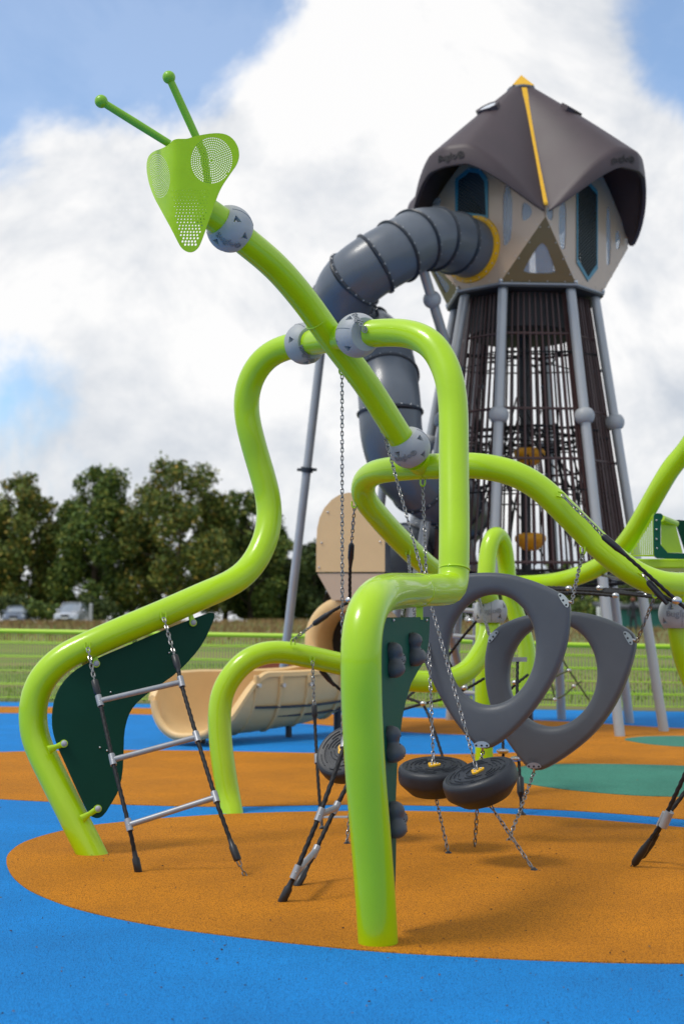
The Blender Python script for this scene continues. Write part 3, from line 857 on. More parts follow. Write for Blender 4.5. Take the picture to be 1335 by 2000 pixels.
def ball(c, axis, pdir, root, text=None, tdir=None, tup=None, scale=1.0, tsize=.05):
    ax = V(axis).normalized()
    q = ax.to_track_quat('Z', 'Y').to_matrix(); lc = q.transposed() @ V(pdir)
    q = q @ Matrix.Rotation(math.atan2(lc.y, lc.x) - R(45), 3, 'Z')
    mb = MB(); mb.add([V(c) + q @ (p * scale) for p in BV], BF)
    # raised seam ribs
    o = mb.build('ball_joint', BALL, root, 32)
    mb = MB(); mb.add([V(c) + q @ (p * scale) for p in BBOLT.v], BBOLT.f); mb.build('bolt', BOLT, o)
    mb = MB(); pts = []
    for i in range(25):
        a = -.66 + 1.32 * i / 24
        pts.append(V(c) + q @ (V((math.cos(a), 0, math.sin(a))) * (RB * scale + .0004)))
    mb.tube(pts, .0014, 5); 
    pts2 = [V(c) + q @ (V((-math.cos(-.66 + 1.32 * i / 24), 0, math.sin(-.66 + 1.32 * i / 24))) * (RB * scale + .0004)) for i in range(25)]
    mb.tube(pts2, .0014, 5)
    mb.build('seam', SLATE, o)
    if text:
        tv, tf = text_mesh(text, tsize, .004)
        n_ = V(tdir).normalized(); u_ = (V(tup) - n_ * V(tup).dot(n_)).normalized(); r_ = u_.cross(n_)
        out_ = []
        for p in tv:
            a = p.x / RB; b = p.y / RB
            dd = (n_ * math.cos(b) + u_ * math.sin(b)); dd = (dd * math.cos(a) + r_ * math.sin(a)).normalized()
            out_.append(V(c) + dd * (RB * scale + .001 + p.z))
        mb = MB(); mb.add(out_, tf); mb.build('embossed_lettering', BALLT, o, 0)
    return o
BALLT = mat('ball_letter_shade', (.24, .25, .265), .5)  # darker tint of the ball grey, painted in as shading of raised letters
toc = lambda c: (CAM - c).normalized()
UP = V((0, 0, 1))
def imgup(deg):            # a world direction that reads as rotated by deg from up in the picture
    return UPV * math.cos(R(deg)) + RGT * math.sin(R(deg))
bh = P(449, 447, 7.45)
ball(bh, P(478, 470, 7.5) - P(421, 425, 7.38), toc(bh) + RGT * .5 + imgup(0) * .1, mroot, 'Buglo®', toc(bh) - imgup(0) * .75 - RGT * .1, imgup(25))
ball(XL, XR - XL, toc(XL) + imgup(0) * .25, mroot, 'Buglo®', toc(XL) - imgup(0) * .75 + RGT * .15, imgup(50))
ball(XR, XR - XL, toc(XR) - imgup(0) * .2, mroot, 'Buglo®', toc(XR) + imgup(0) * .75 + RGT * .1, imgup(60))
bl = P(799, 874, 8.33)
ball(bl, P(808, 893, 8.36) - P(783, 857, 8.30), toc(bl) + RGT * .55 + imgup(0) * .3, mroot, 'Buglo®', toc(bl) - imgup(0) * .55 - RGT * .25, imgup(-18))
bj = P(957, 1195, 10.42)
ball(bj, (0, .05, 1), toc(bj) + RGT, mroot, 'Buglo®', toc(bj) + UP * .05, UP, 1.0, .055)
br_ = P(1326, 1199, 8.34)
ball(br_, (0, 0, 1), toc(br_) + RGT, mroot, 'Buglo®', toc(br_) + RGT * .0, UP, 1.0, .055)

# --- head plate with perforated eyes
def head():
    outl = [(313, 291), (322, 287), (331, 281), (337, 274), (345, 271), (356, 271), (366, 271), (377, 267), (395, 263), (415, 260), (432, 260), (446, 264), (457, 273), (464, 285), (467, 298), (466, 311),
            (461, 323), (453, 334), (444, 347), (434, 362), (427, 376), (421, 392), (415, 410), (407, 432), (399, 455), (392, 474), (387, 484), (379, 491), (370, 493), (361, 490), (353, 483), (346, 470),
            (336, 450), (324, 428), (312, 406), (302, 388), (294, 368), (289, 350), (286, 330), (287, 313), (292, 302), (301, 295)]
    outl = smooth2d(outl, it=1)
    def t3(u, v):
        d = 7.16 + .00045 * (u - 370) * -1 * .3
        if u < 350: d += .000052 * (350 - u) ** 2 * 1.0
        d += .0004 * (v - 380)
        return P(u, v, d)
    holes = []
    def hole(x, y, rx, ry, n=8, rot=0): holes.append(ellipse(x, y, rx, ry, n, rot))
    # right eye: concentric rings of holes
    def eye(cx_, cy_, rx, ry, hr, rings, tilt=0):
        cr, sr = math.cos(tilt), math.sin(tilt)
        for k in range(1, rings + 1):
            m_ = max(6, int(round(2 * math.pi * k * 1.02)))
            for j in range(m_):
                a = 2 * math.pi * (j + .5 * (k % 2)) / m_
                x_, y_ = rx * k / rings * math.cos(a), ry * k / rings * math.sin(a)
                hole(cx_ + x_ * cr - y_ * sr, cy_ + x_ * sr + y_ * cr, hr * rx / rings, hr * ry / rings, 7, tilt)
    eye(413, 313, 39, 44, .38, 10, .15)
    eye(309, 343, 21.5, 42, .35, 10, -.10)
    # chin: holes growing towards the tip
    for r_ in range(18):
        y = 372 + r_ * 6.2
        f = r_ / 17
        hw = 37 if y < 400 else 37 - 23 * (y - 400) / 76
        cxx = 373 - 3 * f
        nn = int(2 * hw / 6.0)
        for j in range(nn):
            x = cxx - hw + (j + .5 * (r_ % 2) + .25) * 2 * hw / nn
            rr = .6 + 2.0 * max(0, f - .05) ** 1.1
            if f < .4 and abs(x - cxx) > 38 - 8 * (f / .4): continue
            hole(x, y, rr, rr * 1.05, 7)
    ins = lambda x, y: True
    # keep only holes safely inside the outline
    def inside(x, y):
        c = False; j = len(outl) - 1
        for i in range(len(outl)):
            xi, yi = outl[i]; xj, yj = outl[j]
            if (yi > y) != (yj > y) and x < (xj - xi) * (y - yi) / (yj - yi) + xi: c = not c
            j = i
        return c
    good = []
    for h in holes:
        cx_ = sum(p[0] for p in h) / len(h); cy_ = sum(p[1] for p in h) / len(h)
        if all(inside(cx_ + dx, cy_ + dy) for dx, dy in ((6, 0), (-6, 0), (0, 6), (0, -6))): good.append(h)
    mb = MB()
    mb.prism(outl, good, t3, lambda u, v: FWD + RGT * .12, .007, extra=[(x, y) for x in range(292, 462, 9) for y in range(270, 486, 9) if inside(x, y) and all((x - sum(p[0] for p in h) / len(h)) ** 2 + (y - sum(p[1] for p in h) / len(h)) ** 2 > 12 for h in good)])
    o = mb.build('head_plate', LIMEH, mroot, 30)
    for a, b, d0, d1 in (((331, 281), (198, 198), 7.24, 7.12), ((398, 300), (330, 151), 7.26, 7.20)):
        pa, pb_ = P(*a, d0), P(*b, d1)
        mb = MB(); mb.tube([pa, pa.lerp(pb_, .5), pb_], [.0195, .0205, .019], 16); an = mb.build('antenna', LIMED, mroot)
        mb = MB(); mb.sphere(pb_, .033, 20, 14); mb.build('antenna_tip', LIMED, an)
    # inner carrier behind the plate
    mb = MB(); mb.tube([P(398, 300, 7.26), P(405, 350, 7.30), P(410, 400, 7.34)], .019, 14); mb.tube([P(340, 286, 7.25), P(372, 340, 7.29), P(398, 400, 7.34)], .016, 12)
    mb.build('head_bracket', LIMED, mroot)
LIMEH = mat('lime_head_plate', (.46, .72, .003), .36, coat=.3, var=.05, vscale=5)
head()

def plane_plate(name, px_poly, p0, n_, th, m, root, it=2, holes=(), bev=.003, uvs=None):
    """plate in the plane (p0, n_) whose outline is read through the lens; n_ points towards the camera side"""
    n_ = V(n_).normalized()
    u_ = (RGT - n_ * RGT.dot(n_)).normalized(); v_ = n_.cross(u_)
    def to2(px): q = W(px[0], px[1], p0, n_) - p0; return (q.dot(u_), q.dot(v_))
    poly = smooth2d([to2(p) for p in px_poly], it=it) if it else [to2(p) for p in px_poly]
    hs = [smooth2d([to2(p) for p in h], it=1) for h in holes]
    mb = MB(); mb.prism(poly, hs, lambda a, b: p0 + u_ * a + v_ * b, lambda a, b: -n_, th)
    o = mb.build(name, m, root, 35)
    return o

# --- left dark green board under the left arm
pA, pB, pC = P(190, 1370, 7.66), P(400, 1215, 8.02), P(190, 1590, 7.50)
nL = (pB - pA).cross(pC - pA).normalized()
if nL.dot(CAM - pA) < 0: nL = -nL
lb = [(418, 1197), (410, 1196), (380, 1207), (330, 1226), (260, 1256), (200, 1281), (170, 1295), (145, 1310), (122, 1333), (108, 1360), (102, 1393), (103, 1425), (112, 1455), (128, 1490), (150, 1540), (170, 1582), (178, 1594), (192, 1599), (204, 1592), (220, 1566), (232, 1545), (240, 1512), (242, 1470), (243, 1430), (250, 1400), (262, 1378), (285, 1357), (310, 1340), (345, 1315), (375, 1285), (398, 1255), (414, 1220), (420, 1203)]
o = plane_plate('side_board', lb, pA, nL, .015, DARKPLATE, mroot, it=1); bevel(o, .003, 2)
for (cx_, cy_, tx, ty) in ((376, 1217, 368, 1190), (187, 1297, 183, 1270), (124, 1453, 95, 1465), (190, 1580, 160, 1600)):
    c = W(cx_, cy_, pA, nL) + nL * .004; t = W(tx, ty, pA, nL) + nL * .0
    mb = MB(); mb.tube([c + nL * .003, c.lerp(t, .5) + nL * .003, t], [.017, .014, .024], 12, flat=.5); 
    mb.tube([c, c + nL * .012], .021, 16)
    lg = mb.build('bracket', LIME, mroot)
    mb = MB(); mb.sphere(c + nL * .016, .0165, 14, 8, (1, .7, 1)); mb.build('bolt_cap', BALL, lg)
mb = MB()
for (x, y) in ((216, 1352), (227, 1364), (195, 1460), (209, 1466), (330, 1275)):
    mb.sphere(W(x, y, pA, nL) + nL * .003, .006, 10, 6)
mb.build('screw', BOLT, mroot)
# orange sticker behind
mb = MB(); q = W(178, 1292, pA, nL) - nL * .03
mb.box(q, (.085, .004, .045), Matrix.Rotation(R(-20), 3, 'Y')); mb.build('orange_tag', HUB, mroot)

# --- right green climbing board
a0, a1, a2 = P(738, 1700, 5.37), P(707, 1400, 5.30), P(884, 1400, 6.98)
nR = (a1 - a0).cross(a2 - a0).normalized()
if nR.dot(CAM - a0) < 0: nR = -nR
off = nR * .0
rbp = [(722, 1206), (839, 1205), (838, 1238), (835, 1268), (828, 1293), (815, 1313), (803, 1335), (793, 1368), (786, 1400), (781, 1440), (776, 1490), (773, 1560), (774, 1620), (773, 1690), (771, 1760), (768, 1775), (760, 1750), (735, 1700), (715, 1500), (708, 1350)]
o = plane_plate('climbing_board', rbp, a0 + off, nR, .019, DGREEN, mroot, it=0); bevel(o, .003, 2)
board = o
for (x, y) in ((766, 1211), (831, 1211)):
    mb = MB(); mb.sphere(W(x, y, a0, nR) + nR * .003, .007, 10, 6, (1, 1, 1)); mb.build('screw', BOLT, board)
mb = MB(); t0 = W(822, 1206, a0, nR); mb.box(t0 + V((0, 0, .035)) - nR * .008, (.03, .03, .09)); mb.build('hanger', LIME, mroot)
# lug running down the leg that carries the board
def hold(px, py, rot, sd, sc=1.0):
    c = W(px, py, a0, nR)
    t_ = (a2 - a1); t_ = (t_ - nR * t_.dot(nR)).normalized(); u_ = nR.cross(t_).normalized()
    if u_.z < 0: u_ = -u_
    if t_.y < 0: t_ = -t_
    cr, sr = math.cos(rot), math.sin(rot)
    tt, uu = t_ * cr + u_ * sr, u_ * cr - t_ * sr
    rg = random.Random(sd)
    lobes = [(0, .044, .012, .034), (.0, -.042, .016, .038), (.050, .004, .018, .030)]
    if sd % 2: lobes[2] = (.050, -.034, .018, .032)
    def f(p):
        ds = [math.sqrt((p[0] - a) ** 2 + (p[1] - b) ** 2 + (p[2] - c_) ** 2) - r_ for a, b, c_, r_ in lobes]
        k = .016
        return -k * math.log(sum(math.exp(-d_ / k) for d_ in ds))
    mb = MB(); n1, n2 = 36, 24
    vs_ = []
    for i in range(n2 + 1):
        th = math.pi * i / n2
        for j in range(n1):
            ph = 2 * math.pi * j / n1
            dv = (math.sin(th) * math.cos(ph), math.cos(th), math.sin(th) * math.sin(ph))
            lo, hi = 0.0, .13
            for _ in range(16):
                md = (lo + hi) / 2
                if f((.008 + dv[0] * md, dv[1] * md, .014 + dv[2] * md)) < 0: lo = md
                else: hi = md
            p = (.008 + dv[0] * lo, dv[1] * lo, .014 + dv[2] * lo)
            vs_.append(c + (tt * p[0] + uu * p[1]) * sc + nR * max(0, p[2] * 1.25) * sc)
    fs = [(i * n1 + j, i * n1 + (j + 1) % n1, (i + 1) * n1 + (j + 1) % n1, (i + 1) * n1 + j) for i in range(n2) for j in range(n1)]
    mb.add(vs_, fs)
    nf_ = len(mb.f)
    for q_ in range(26):
        v_ = vs_[rg.randrange(n1 * 2, n1 * (n2 - 2))]
        if (v_ - c).dot(nR) > .03 * sc and (v_ - c).dot(tt) > -.004: mb.sphere(v_, .0028, 6, 4)  # black dots stand in for the shade in the grip dimples
    h = mb.build('climbing_hold', [HOLD, INNER], board, 60, split=nf_)
    return h
hold(760, 1289, 0, 2, .92); hold(801, 1268, .05, 3, .92); hold(757, 1453, 0, 3, .92); hold(763, 1601, 0, 2, .92)

# --- lugs, chains, rings, discs
def lug(p, dirn=(0, 0, -1), root=mroot, sc=1.0):
    d_ = V(dirn).normalized(); p = V(p)
    mb = MB()
    s_ = d_.cross(V((0, 1, 0))) if abs(d_.y) < .9 else V((1, 0, 0)); s_.normalize()
    pts = [p - d_ * .02 + s_ * .013, p + d_ * .012 + s_ * .012, p + d_ * .024, p + d_ * .012 - s_ * .012, p - d_ * .02 - s_ * .013]
    mb.tube(spline(pts, .004, 1), .0055 * sc, 8)
    mb.build('chain_lug', LIME, root)
CH = dict(pitch=.0235, w_=.0106, wr=.0034)
LODCH = dict(pitch=.0265, w_=.0118, wr=.0038)

def step_pod(label, top, hub, tilt_axis, low, r_, seed, name='hanging_step', lugd=None, botpt=None):
    """disc on a chain: top = chain attachment, hub = centre of the disc's top face, low = ground anchor"""
    root = thing(name, label, 'hanging step', G(*low), 'black disc steps hung on chains under the frame')
    ax = V(tilt_axis).normalized()
    mb = MB(); c = V(hub)
    prof = [(.02, -.150), (r_ * .66, -.150), (r_ * .69, -.146), (r_ * .955, -.094), (r_ * .985, -.084), (r_ * .998, -.074), (r_ * 1.0, -.034), (r_ * .992, -.022), (r_ * .97, -.011), (r_ * .93, -.004), (r_ * .88, 0), (r_ * .84, -.003), (r_ * .60, -.002), (.02, -.001)]
    pr2 = []
    mb.lathe(prof, c, ax, 56)
    disc = mb.build('disc', PODM, root, 28)
    u_ = V((1, 0, 0)); u_ = (u_ - ax * u_.dot(ax)).normalized(); w_ = ax.cross(u_)
    rg = random.Random(seed); mb = MB()
    for k in range(5):
        rr = r_ * (.30 + .115 * k); a = rg.random() * 6
        for _ in range(2 + k):
            ln = rg.uniform(.5, 1.3) / (1 + .22 * k) * 1.6
            pts = [c + ax * .0012 + (u_ * math.cos(a + ln * i / 10) + w_ * math.sin(a + ln * i / 10)) * rr for i in range(11)]
            mb.tube(pts, .0021, 6); a += ln + .3
    mb.build('tread', PODM, disc, 50)
    # yellow hub plate
    mb = MB(); n3 = 30
    pl = [c + ax * .006 + (u_ * math.cos(2 * math.pi * i / n3) + w_ * math.sin(2 * math.pi * i / n3)) * (r_ * .17 * (1 + .18 * math.cos(3 * 2 * math.pi * i / n3))) for i in range(n3)]
    mb.add([p - ax * .008 for p in pl] + pl, [tuple(range(n3, 2 * n3))] + [(i, (i + 1) % n3, n3 + (i + 1) % n3, n3 + i) for i in range(n3)])
    hb = mb.build('hub_plate', HUB, disc, 30)
    mb = MB()
    for k in range(3):
        a = 2 * math.pi * k / 3
        mb.sphere(c + ax * .008 + (u_ * math.cos(a) + w_ * math.sin(a)) * r_ * .12, .005, 8, 6)
    mb.build('screw', BOLT, hb)
    # underside plate
    mb = MB(); mb.lathe([(r_ * .62, -.150), (r_ * .64, -.146), (r_ * .64, -.1425), (.02, -.1425)], c, ax, 30); mb.build('base_plate', PODM, disc, 40)
    mb = MB(); mb.chain([V(top), c + ax * .004], **CH); mb.build('upper_chain', STEEL, root, 60)
    bt = c - ax * .145 if botpt is None else V(botpt)
    mb = MB(); mb.chain([bt, G(*low)], **CH); mb.build('lower_chain', STEEL, root, 60)
    mb = MB(); mb.lathe([(.019, 0), (.017, .006), (.010, .010), (.006, .016)], G(low[0], low[1], .006), UP, 14); mb.build('ground_anchor', SLEEVE, root)
    return root
lug(P(667, 724, 8.14)); lug(P(748, 838, 8.28)); lug(P(825, 942, 8.44)); lug(P(796, 1080, 9.38))
lug(P(691, 985, 9.02)); lug(P(1137, 1075, 8.2)); lug(P(1278, 1160, 8.18)); lug(P(1094, 966, 8.16), (1, 0, -.3)); lug(P(1253, 1118, 8.1), (1, 0, -.6))
lug(P(172, 1262, 7.62)); lug(P(320, 1203, 7.82)); lug(P(610, 1288, 9.53)); lug(P(572, 1254, 9.5), (0, 0, 1))
d0 = 7.95
step_pod('black disc step half hidden behind the near green leg, tilted to the left', P(667.5, 732, 8.14), P(669, 1463, 7.93), imgup(-38) * .72 + (CAM - P(669, 1463, 7.93)).normalized() * .62, (677, 1648), .176, 1)
step_pod('level black disc step hanging just right of the climbing board', P(825, 950, 8.44), P(846, 1494, 7.62), (-.045, -.19, 1), (875, 1667), .192, 2)
step_pod('steeply tilted black disc step under the front grey ring', P(749, 846, 8.28), P(931, 1506, 7.18), (-.36, -.20, 1), (1042, 1700), .193, 3, botpt=P(957, 1573, 7.2))

def ring_swing(label, outer, hcx, hcy, hrx, hry, hrot, p0, n_, th, brackets, chains, base):
    root = thing('climbing_ring', label, 'climbing ring', base, 'grey triangular climbing rings')
    n_ = V(n_).normalized()
    u_ = (RGT - n_ * RGT.dot(n_)).normalized(); v_ = n_.cross(u_)
    def to2(p): q = W(p[0], p[1], p0, n_) - p0; return V((q.dot(u_), q.dot(v_)))
    NP = 96
    # outer loop as polar function about the hole centre, so both rims pair up
    c2 = to2((hcx, hcy))
    ol = [to2(p) for p in outer]
    e = spline([V((q.x, q.y, 0)) for q in ol] + [V((ol[0].x, ol[0].y, 0))], .01, 3)
    e = [(p.x, p.y) for p in e]
    il = [to2(p) for p in ellipse(hcx, hcy, hrx, hry, 160, hrot)]
    def radial(loop, a):
        best = None; dx, dy = math.cos(a), math.sin(a)
        for i in range(len(loop)):
            x1, y1 = loop[i][0] - c2.x, loop[i][1] - c2.y; x2, y2 = loop[(i + 1) % len(loop)][0] - c2.x, loop[(i + 1) % len(loop)][1] - c2.y
            den = dx * (y2 - y1) - dy * (x2 - x1)
            if abs(den) < 1e-12: continue
            t = (x1 * (y2 - y1) - y1 * (x2 - x1)) / den; s_ = (x1 * dy - y1 * dx) / den
            if t > 0 and -1e-6 <= s_ <= 1 + 1e-6 and (best is None or t > best): best = t
        return best or .1
    ro = [radial(e, 2 * math.pi * i / NP) for i in range(NP)]
    ri = [radial([(q.x, q.y) for q in il], 2 * math.pi * i / NP) for i in range(NP)]
    # section around the band: outer edge round, inner edge flared bevel
    K = 22; vs_ = []
    for i in range(NP):
        a = 2 * math.pi * i / NP; wd = ro[i] - ri[i]
        er = min(.030, wd * .4, th * .49)
        sec = []
        for k in range(6):      # outer front corner
            b = math.pi / 2 * k / 5; sec.append((wd - er + er * math.sin(b), -er + er * math.cos(b)))
        for k in range(6):
            b = math.pi / 2 * k / 5; sec.append((wd - er + er * math.cos(b), -th + er - er * math.sin(b)))
        for k in range(5):
            b = math.pi / 2 * k / 4; sec.append((er * 1.1 - er * 1.1 * math.sin(b), -th + er - er * math.cos(b)))
        for k in range(5):
            b = math.pi / 2 * k / 4; e2r = min(.052, wd * .45); sec.append((e2r - e2r * math.cos(b), -e2r * .8 + e2r * .8 * math.sin(b)))
        for (r_, z_) in sec:
            rr = ri[i] + r_
            vs_.append(p0 + u_ * (c2.x + math.cos(a) * rr) + v_ * (c2.y + math.sin(a) * rr) + n_ * z_)
    fs = [(i * K + j, i * K + (j + 1) % K, ((i + 1) % NP) * K + (j + 1) % K, ((i + 1) % NP) * K + j) for i in range(NP) for j in range(K)]
    mb = MB(); mb.add(vs_, fs); rg_ = mb.build('ring', RING, root, 50)
    for (bp, cpx, ang) in brackets:
        c = W(bp[0], bp[1], p0, n_) + n_ * .002
        e1 = (u_ * math.cos(ang) + v_ * math.sin(ang)); e2 = n_.cross(e1)
        pl = smooth2d([(-.042, -.014), (.042, -.014), (.046, .004), (.018, .020), (-.018, .020), (-.046, .004)], it=2)
        mb = MB(); mb.prism(pl, [], lambda a, b: c + e1 * a + e2 * b + n_ * .004, lambda a, b: -n_, .006)
        bk = mb.build('bracket', BOLT, root, 30)
        mb = MB()
        for t in (-.030, 0, .030): mb.lathe([(.0065, 0), (.006, .0035), (.002, .0045)], c + e1 * t + n_ * .004 + e2 * -.003, n_, 10)
        mb.build('screw', SLEEVE, bk)
        eye_c = c - e2 * -.0 + (W(cpx[0], cpx[1], p0, n_) - c) * 1.0
        mb = MB(); mb.tube([c - n_ * .01, c.lerp(eye_c, .8) - n_ * .015, eye_c - n_ * .02], .007, 8)
        mb.build('eye_bolt', BOLT, bk)
    for pts in chains:
        mb = MB(); mb.chain(pts, **LODCH); mb.build('chain', STEEL, root, 60)
    return root
# front ring
p1 = P(950, 1290, 7.85); n1 = (V((-.30, -1, .02))).normalized()
o1 = [(806, 1214), (812, 1190), (835, 1158), (862, 1136), (895, 1123), (935, 1118), (985, 1120), (1030, 1131), (1072, 1148), (1099, 1163), (1108, 1172), (1111, 1184), (1110, 1215), (1103, 1262), (1085, 1313), (1057, 1363), (1020, 1410), (982, 1445), (962, 1459), (950, 1463), (938, 1463), (926, 1455), (900, 1428), (872, 1388), (846, 1340), (823, 1285), (810, 1240)]
c1 = W(1108, 1172, p1, n1); c2_ = W(938, 1463, p1, n1); c3 = W(806, 1214, p1, n1)
ring_swing('front grey triangular climbing ring with a large oval hole, hanging beside the green board', o1, 957, 1269, 86, 109, 0.12, p1, n1, .105,
           [((1100, 1172), (1114, 1176), math.atan2(-.9, .55)), ((940, 1455), (941, 1466), 0)],
           [[W(1114, 1178, p1, n1) - n1 * .02, P(1137, 1078, 8.2)], [c3 - n1 * .04, P(797, 1084, 9.38)], [W(941, 1468, p1, n1) - n1 * .02, P(936, 1500, 7.7), G(926, 1657)]], G(926, 1657))
p2 = P(1080, 1330, 8.45); n2 = (V((-.42, -1, .03))).normalized()
o2 = [(950, 1248), (955, 1238), (968, 1225), (1000, 1209), (1040, 1198), (1085, 1193), (1125, 1195), (1165, 1203), (1200, 1216), (1226, 1231), (1236, 1242), (1238, 1256), (1231, 1290), (1216, 1336), (1190, 1388), (1155, 1433), (1112, 1470), (1072, 1496), (1056, 1504), (1042, 1506), (1028, 1500), (1000, 1466), (975, 1428), (955, 1380), (945, 1330), (944, 1285)]
ring_swing('rear grey triangular climbing ring partly behind the front one, right of it', o2, 1075, 1318, 87, 102, 0.10, p2, n2, .11,
           [((1226, 1246), (1240, 1252), math.atan2(-.9, .5)), ((962, 1243), (955, 1238), math.atan2(.75, .66)), ((1042, 1496), (1040, 1508), 0)],
           [[W(1241, 1254, p2, n2) - n2 * .02, P(1278, 1163, 8.2)], [W(953, 1240, p2, n2) - n2 * .02, P(934, 1166, 9.9)], [W(1040, 1510, p2, n2) - n2 * .02, G(991, 1645)]], G(991, 1645))
tv, tf = text_mesh('Buglo', .03, .001)
for (a, b, p0, n_) in ((938, 1442, p1, n1), (1040, 1483, p2, n2)):
    c = W(a, b, p0, n_); u_ = (RGT - n_ * RGT.dot(n_)).normalized(); v_ = u_.cross(n_) * -1
    if v_.z < 0: v_ = -v_
    mb = MB(); mb.add([c + u_ * q.x + v_ * q.y + n_ * (.0005 + q.z) for q in tv], tf)
    par = [o for o in COL.objects if o.name.startswith('ring') and o.parent and o.parent['category'] == 'climbing ring'][0 if p0 is p1 else 1]
    mb.build('embossed_lettering', RING, par, 0)

# --- rope ladders
def tclamp(mb, c, ax, side, r_=.017, L_=.062):
    ax = ax.normalized()
    mb.tube([c - ax * L_ / 2, c + ax * L_ / 2], r_, 18)
    mb.tube([c, c + side.normalized() * .055], r_ * .88, 14)
def ladder(label, A, B, rungs, name='rope_ladder', grp='black rope ladders with metal rungs', chA=True, chB=True, sleeveA=None):
    """A, B: lists of 3-D points from top to bottom; rungs: fractions of the rope run"""
    root = thing(name, label, 'rope ladder', A[-1], grp)
    def side(pts, ctop, cbot):
        ln = sum((b - a).length for a, b in zip(pts, pts[1:]))
        rs = resample(pts, .01); n = len(rs) - 1
        it = int(n * ctop); ib = int(n * (1 - cbot))
        if it > 0:
            mb = MB(); mb.chain(rs[:it + 1], **LODCH); mb.build('chain', STEEL, root, 60)
        if ib < n and cbot > 0.0:
            mb = MB(); mb.chain(rs[ib:], **LODCH); mb.build('chain', STEEL, root, 60)
        mb = MB(); mb.rope(rs[it:ib + 1], .0105); mb.build('rope', ROPE, root, 60)
        for k, s_ in ((it, 1), (ib, -1)):
            a = rs[min(n, max(0, k))]; b = rs[min(n, max(0, k + 8 * s_))]; c = rs[min(n, max(0, k + 11 * s_))]
            mb = MB(); mb.tube([a, a.lerp(b, .06), b.lerp(a, .1), b, c], [.0175, .0195, .0190, .0135, .0118], 14); mb.build('sleeve', SLEEVE, root)
        return rs
    ra = side(A, .17 if chA else 0, .0 if not chB else .0)
    rb = side(B, .17 if chA else 0, .055 if chB else 0)
    def pt(rs, f): k = int((len(rs) - 1) * f); return rs[k], (rs[min(len(rs) - 1, k + 3)] - rs[max(0, k - 3)]).normalized()
    for fa, fb in rungs:
        a, ta = pt(ra, fa); b, tb = pt(rb, fb); e = b - a
        mb = MB(); tclamp(mb, a, ta, e); cl = mb.build('rung_clamp', ALU, root); mb = MB(); tclamp(mb, b, tb, -e); mb.build('rung_clamp', ALU, root)
        mb = MB(); mb.tube([a + e.normalized() * .045, b - e.normalized() * .045], .0145, 18); mb.build('rung', ALU, root)
        mb = MB()
        for q, s_ in ((a, 1), (b, -1)): mb.sphere(q + (CAM - q).normalized() * .0165, .0035, 8, 6)
        mb.build('screw', BOLT, cl)
    return root
A = [P(172, 1266, 7.56), P(186, 1335, 7.42), P(197, 1378, 7.36), P(223, 1497, 7.15), P(254, 1620, 6.97), G(271, 1706)]
B = [P(320, 1207, 7.76), P(345, 1295, 7.55), P(358, 1349, 7.45), P(391, 1462, 7.2), P(427, 1578, 6.97), P(462, 1675, 6.85), G(480, 1714)]
ladder('three-rung rope ladder hanging from the left green arm', A, B, [(.265, .275), (.535, .50), (.815, .735)])
A = [P(700, 1330, 6.7), P(668, 1470, 6.45), P(622, 1597, 6.3), P(574, 1712, 6.2), G(549, 1764)]
B = [P(735, 1350, 7.1), P(680, 1530, 6.85), P(655, 1578, 6.8), P(607, 1680, 6.65), G(578, 1733)]
ladder('rope ladder seen edge-on, anchored left of the near green leg', A, B, [(.31, .38), (.63, .60), (.87, .83)], chA=False, chB=False)
A = [P(610, 1292, 9.5), P(613, 1365, 9.45), P(615, 1418, 9.4), P(621, 1525, 9.2), P(626, 1590, 9.1), G(629, 1622)]
B = [P(706, 1310, 9.6), P(708, 1370, 9.5), P(710, 1426, 9.4), P(706, 1535, 9.2), P(703, 1590, 9.1), G(701, 1620)]
ladder('far rope ladder behind the near green leg, hung from the low arch', A, B, [(.39, .40), (.71, .72)])

# --- single ropes
def strop(label, segs, base, clamps=(), name='climbing_rope'):
    """segs: ('chain'|'rope', [pts])"""
    root = thing(name, label, 'rope', base, 'black ropes and chains strung between the tubes')
    for kind, pts in segs:
        mb = MB()
        if kind == 'chain': mb.chain(pts, **LODCH); mb.build('chain', STEEL, root, 60)
        else:
            mb.rope(spline(pts, .05, 1), .0105); mb.build('rope', ROPE, root, 60)
            for e, f in ((0, 1), (-1, -2)) if kind == 'rope2' else (((0, 1),) if kind == 'rope' else ()):
                a, b = V(pts[e]), V(pts[f]); t = (b - a).normalized()
                mb = MB(); mb.tube([a - t * .01, a + t * .005, a + t * .10, a + t * .115, a + t * .16], [.012, .0195, .0195, .016, .0115], 14); mb.build('sleeve', SLEEVE, root)
    for c in clamps:
        mb = MB(); mb.sphere(V(c), .026, 16, 10, (1.15, .9, .9)); mb.build('cross_clamp', BOLT, root)
    return root
J = P(683, 1172, 9.35)
strop('rope and chain hanging from the rear green loop in front of the beige housing', [('chain', [P(692, 989, 9.02), P(686, 1062, 9.15)]), ('rope', [P(686, 1064, 9.15), P(683, 1120, 9.25), J])], J, [J])
strop('rope and chain rising from the low arch past the beige slide tunnel', [('chain', [P(572, 1250, 9.5), P(614, 1218, 9.45)]), ('rope', [P(614, 1218, 9.45), P(650, 1193, 9.4), J + V((0, 0, -.01))])], P(572, 1250, 9.5))
strop('rope slanting down behind the low arch and near leg', [('rope', [P(627, 1309, 9.75), P(645, 1330, 9.8), P(668, 1350, 9.85), P(720, 1390, 9.9)])], P(627, 1309, 9.75))
K1 = P(1320, 1173, 7.95)
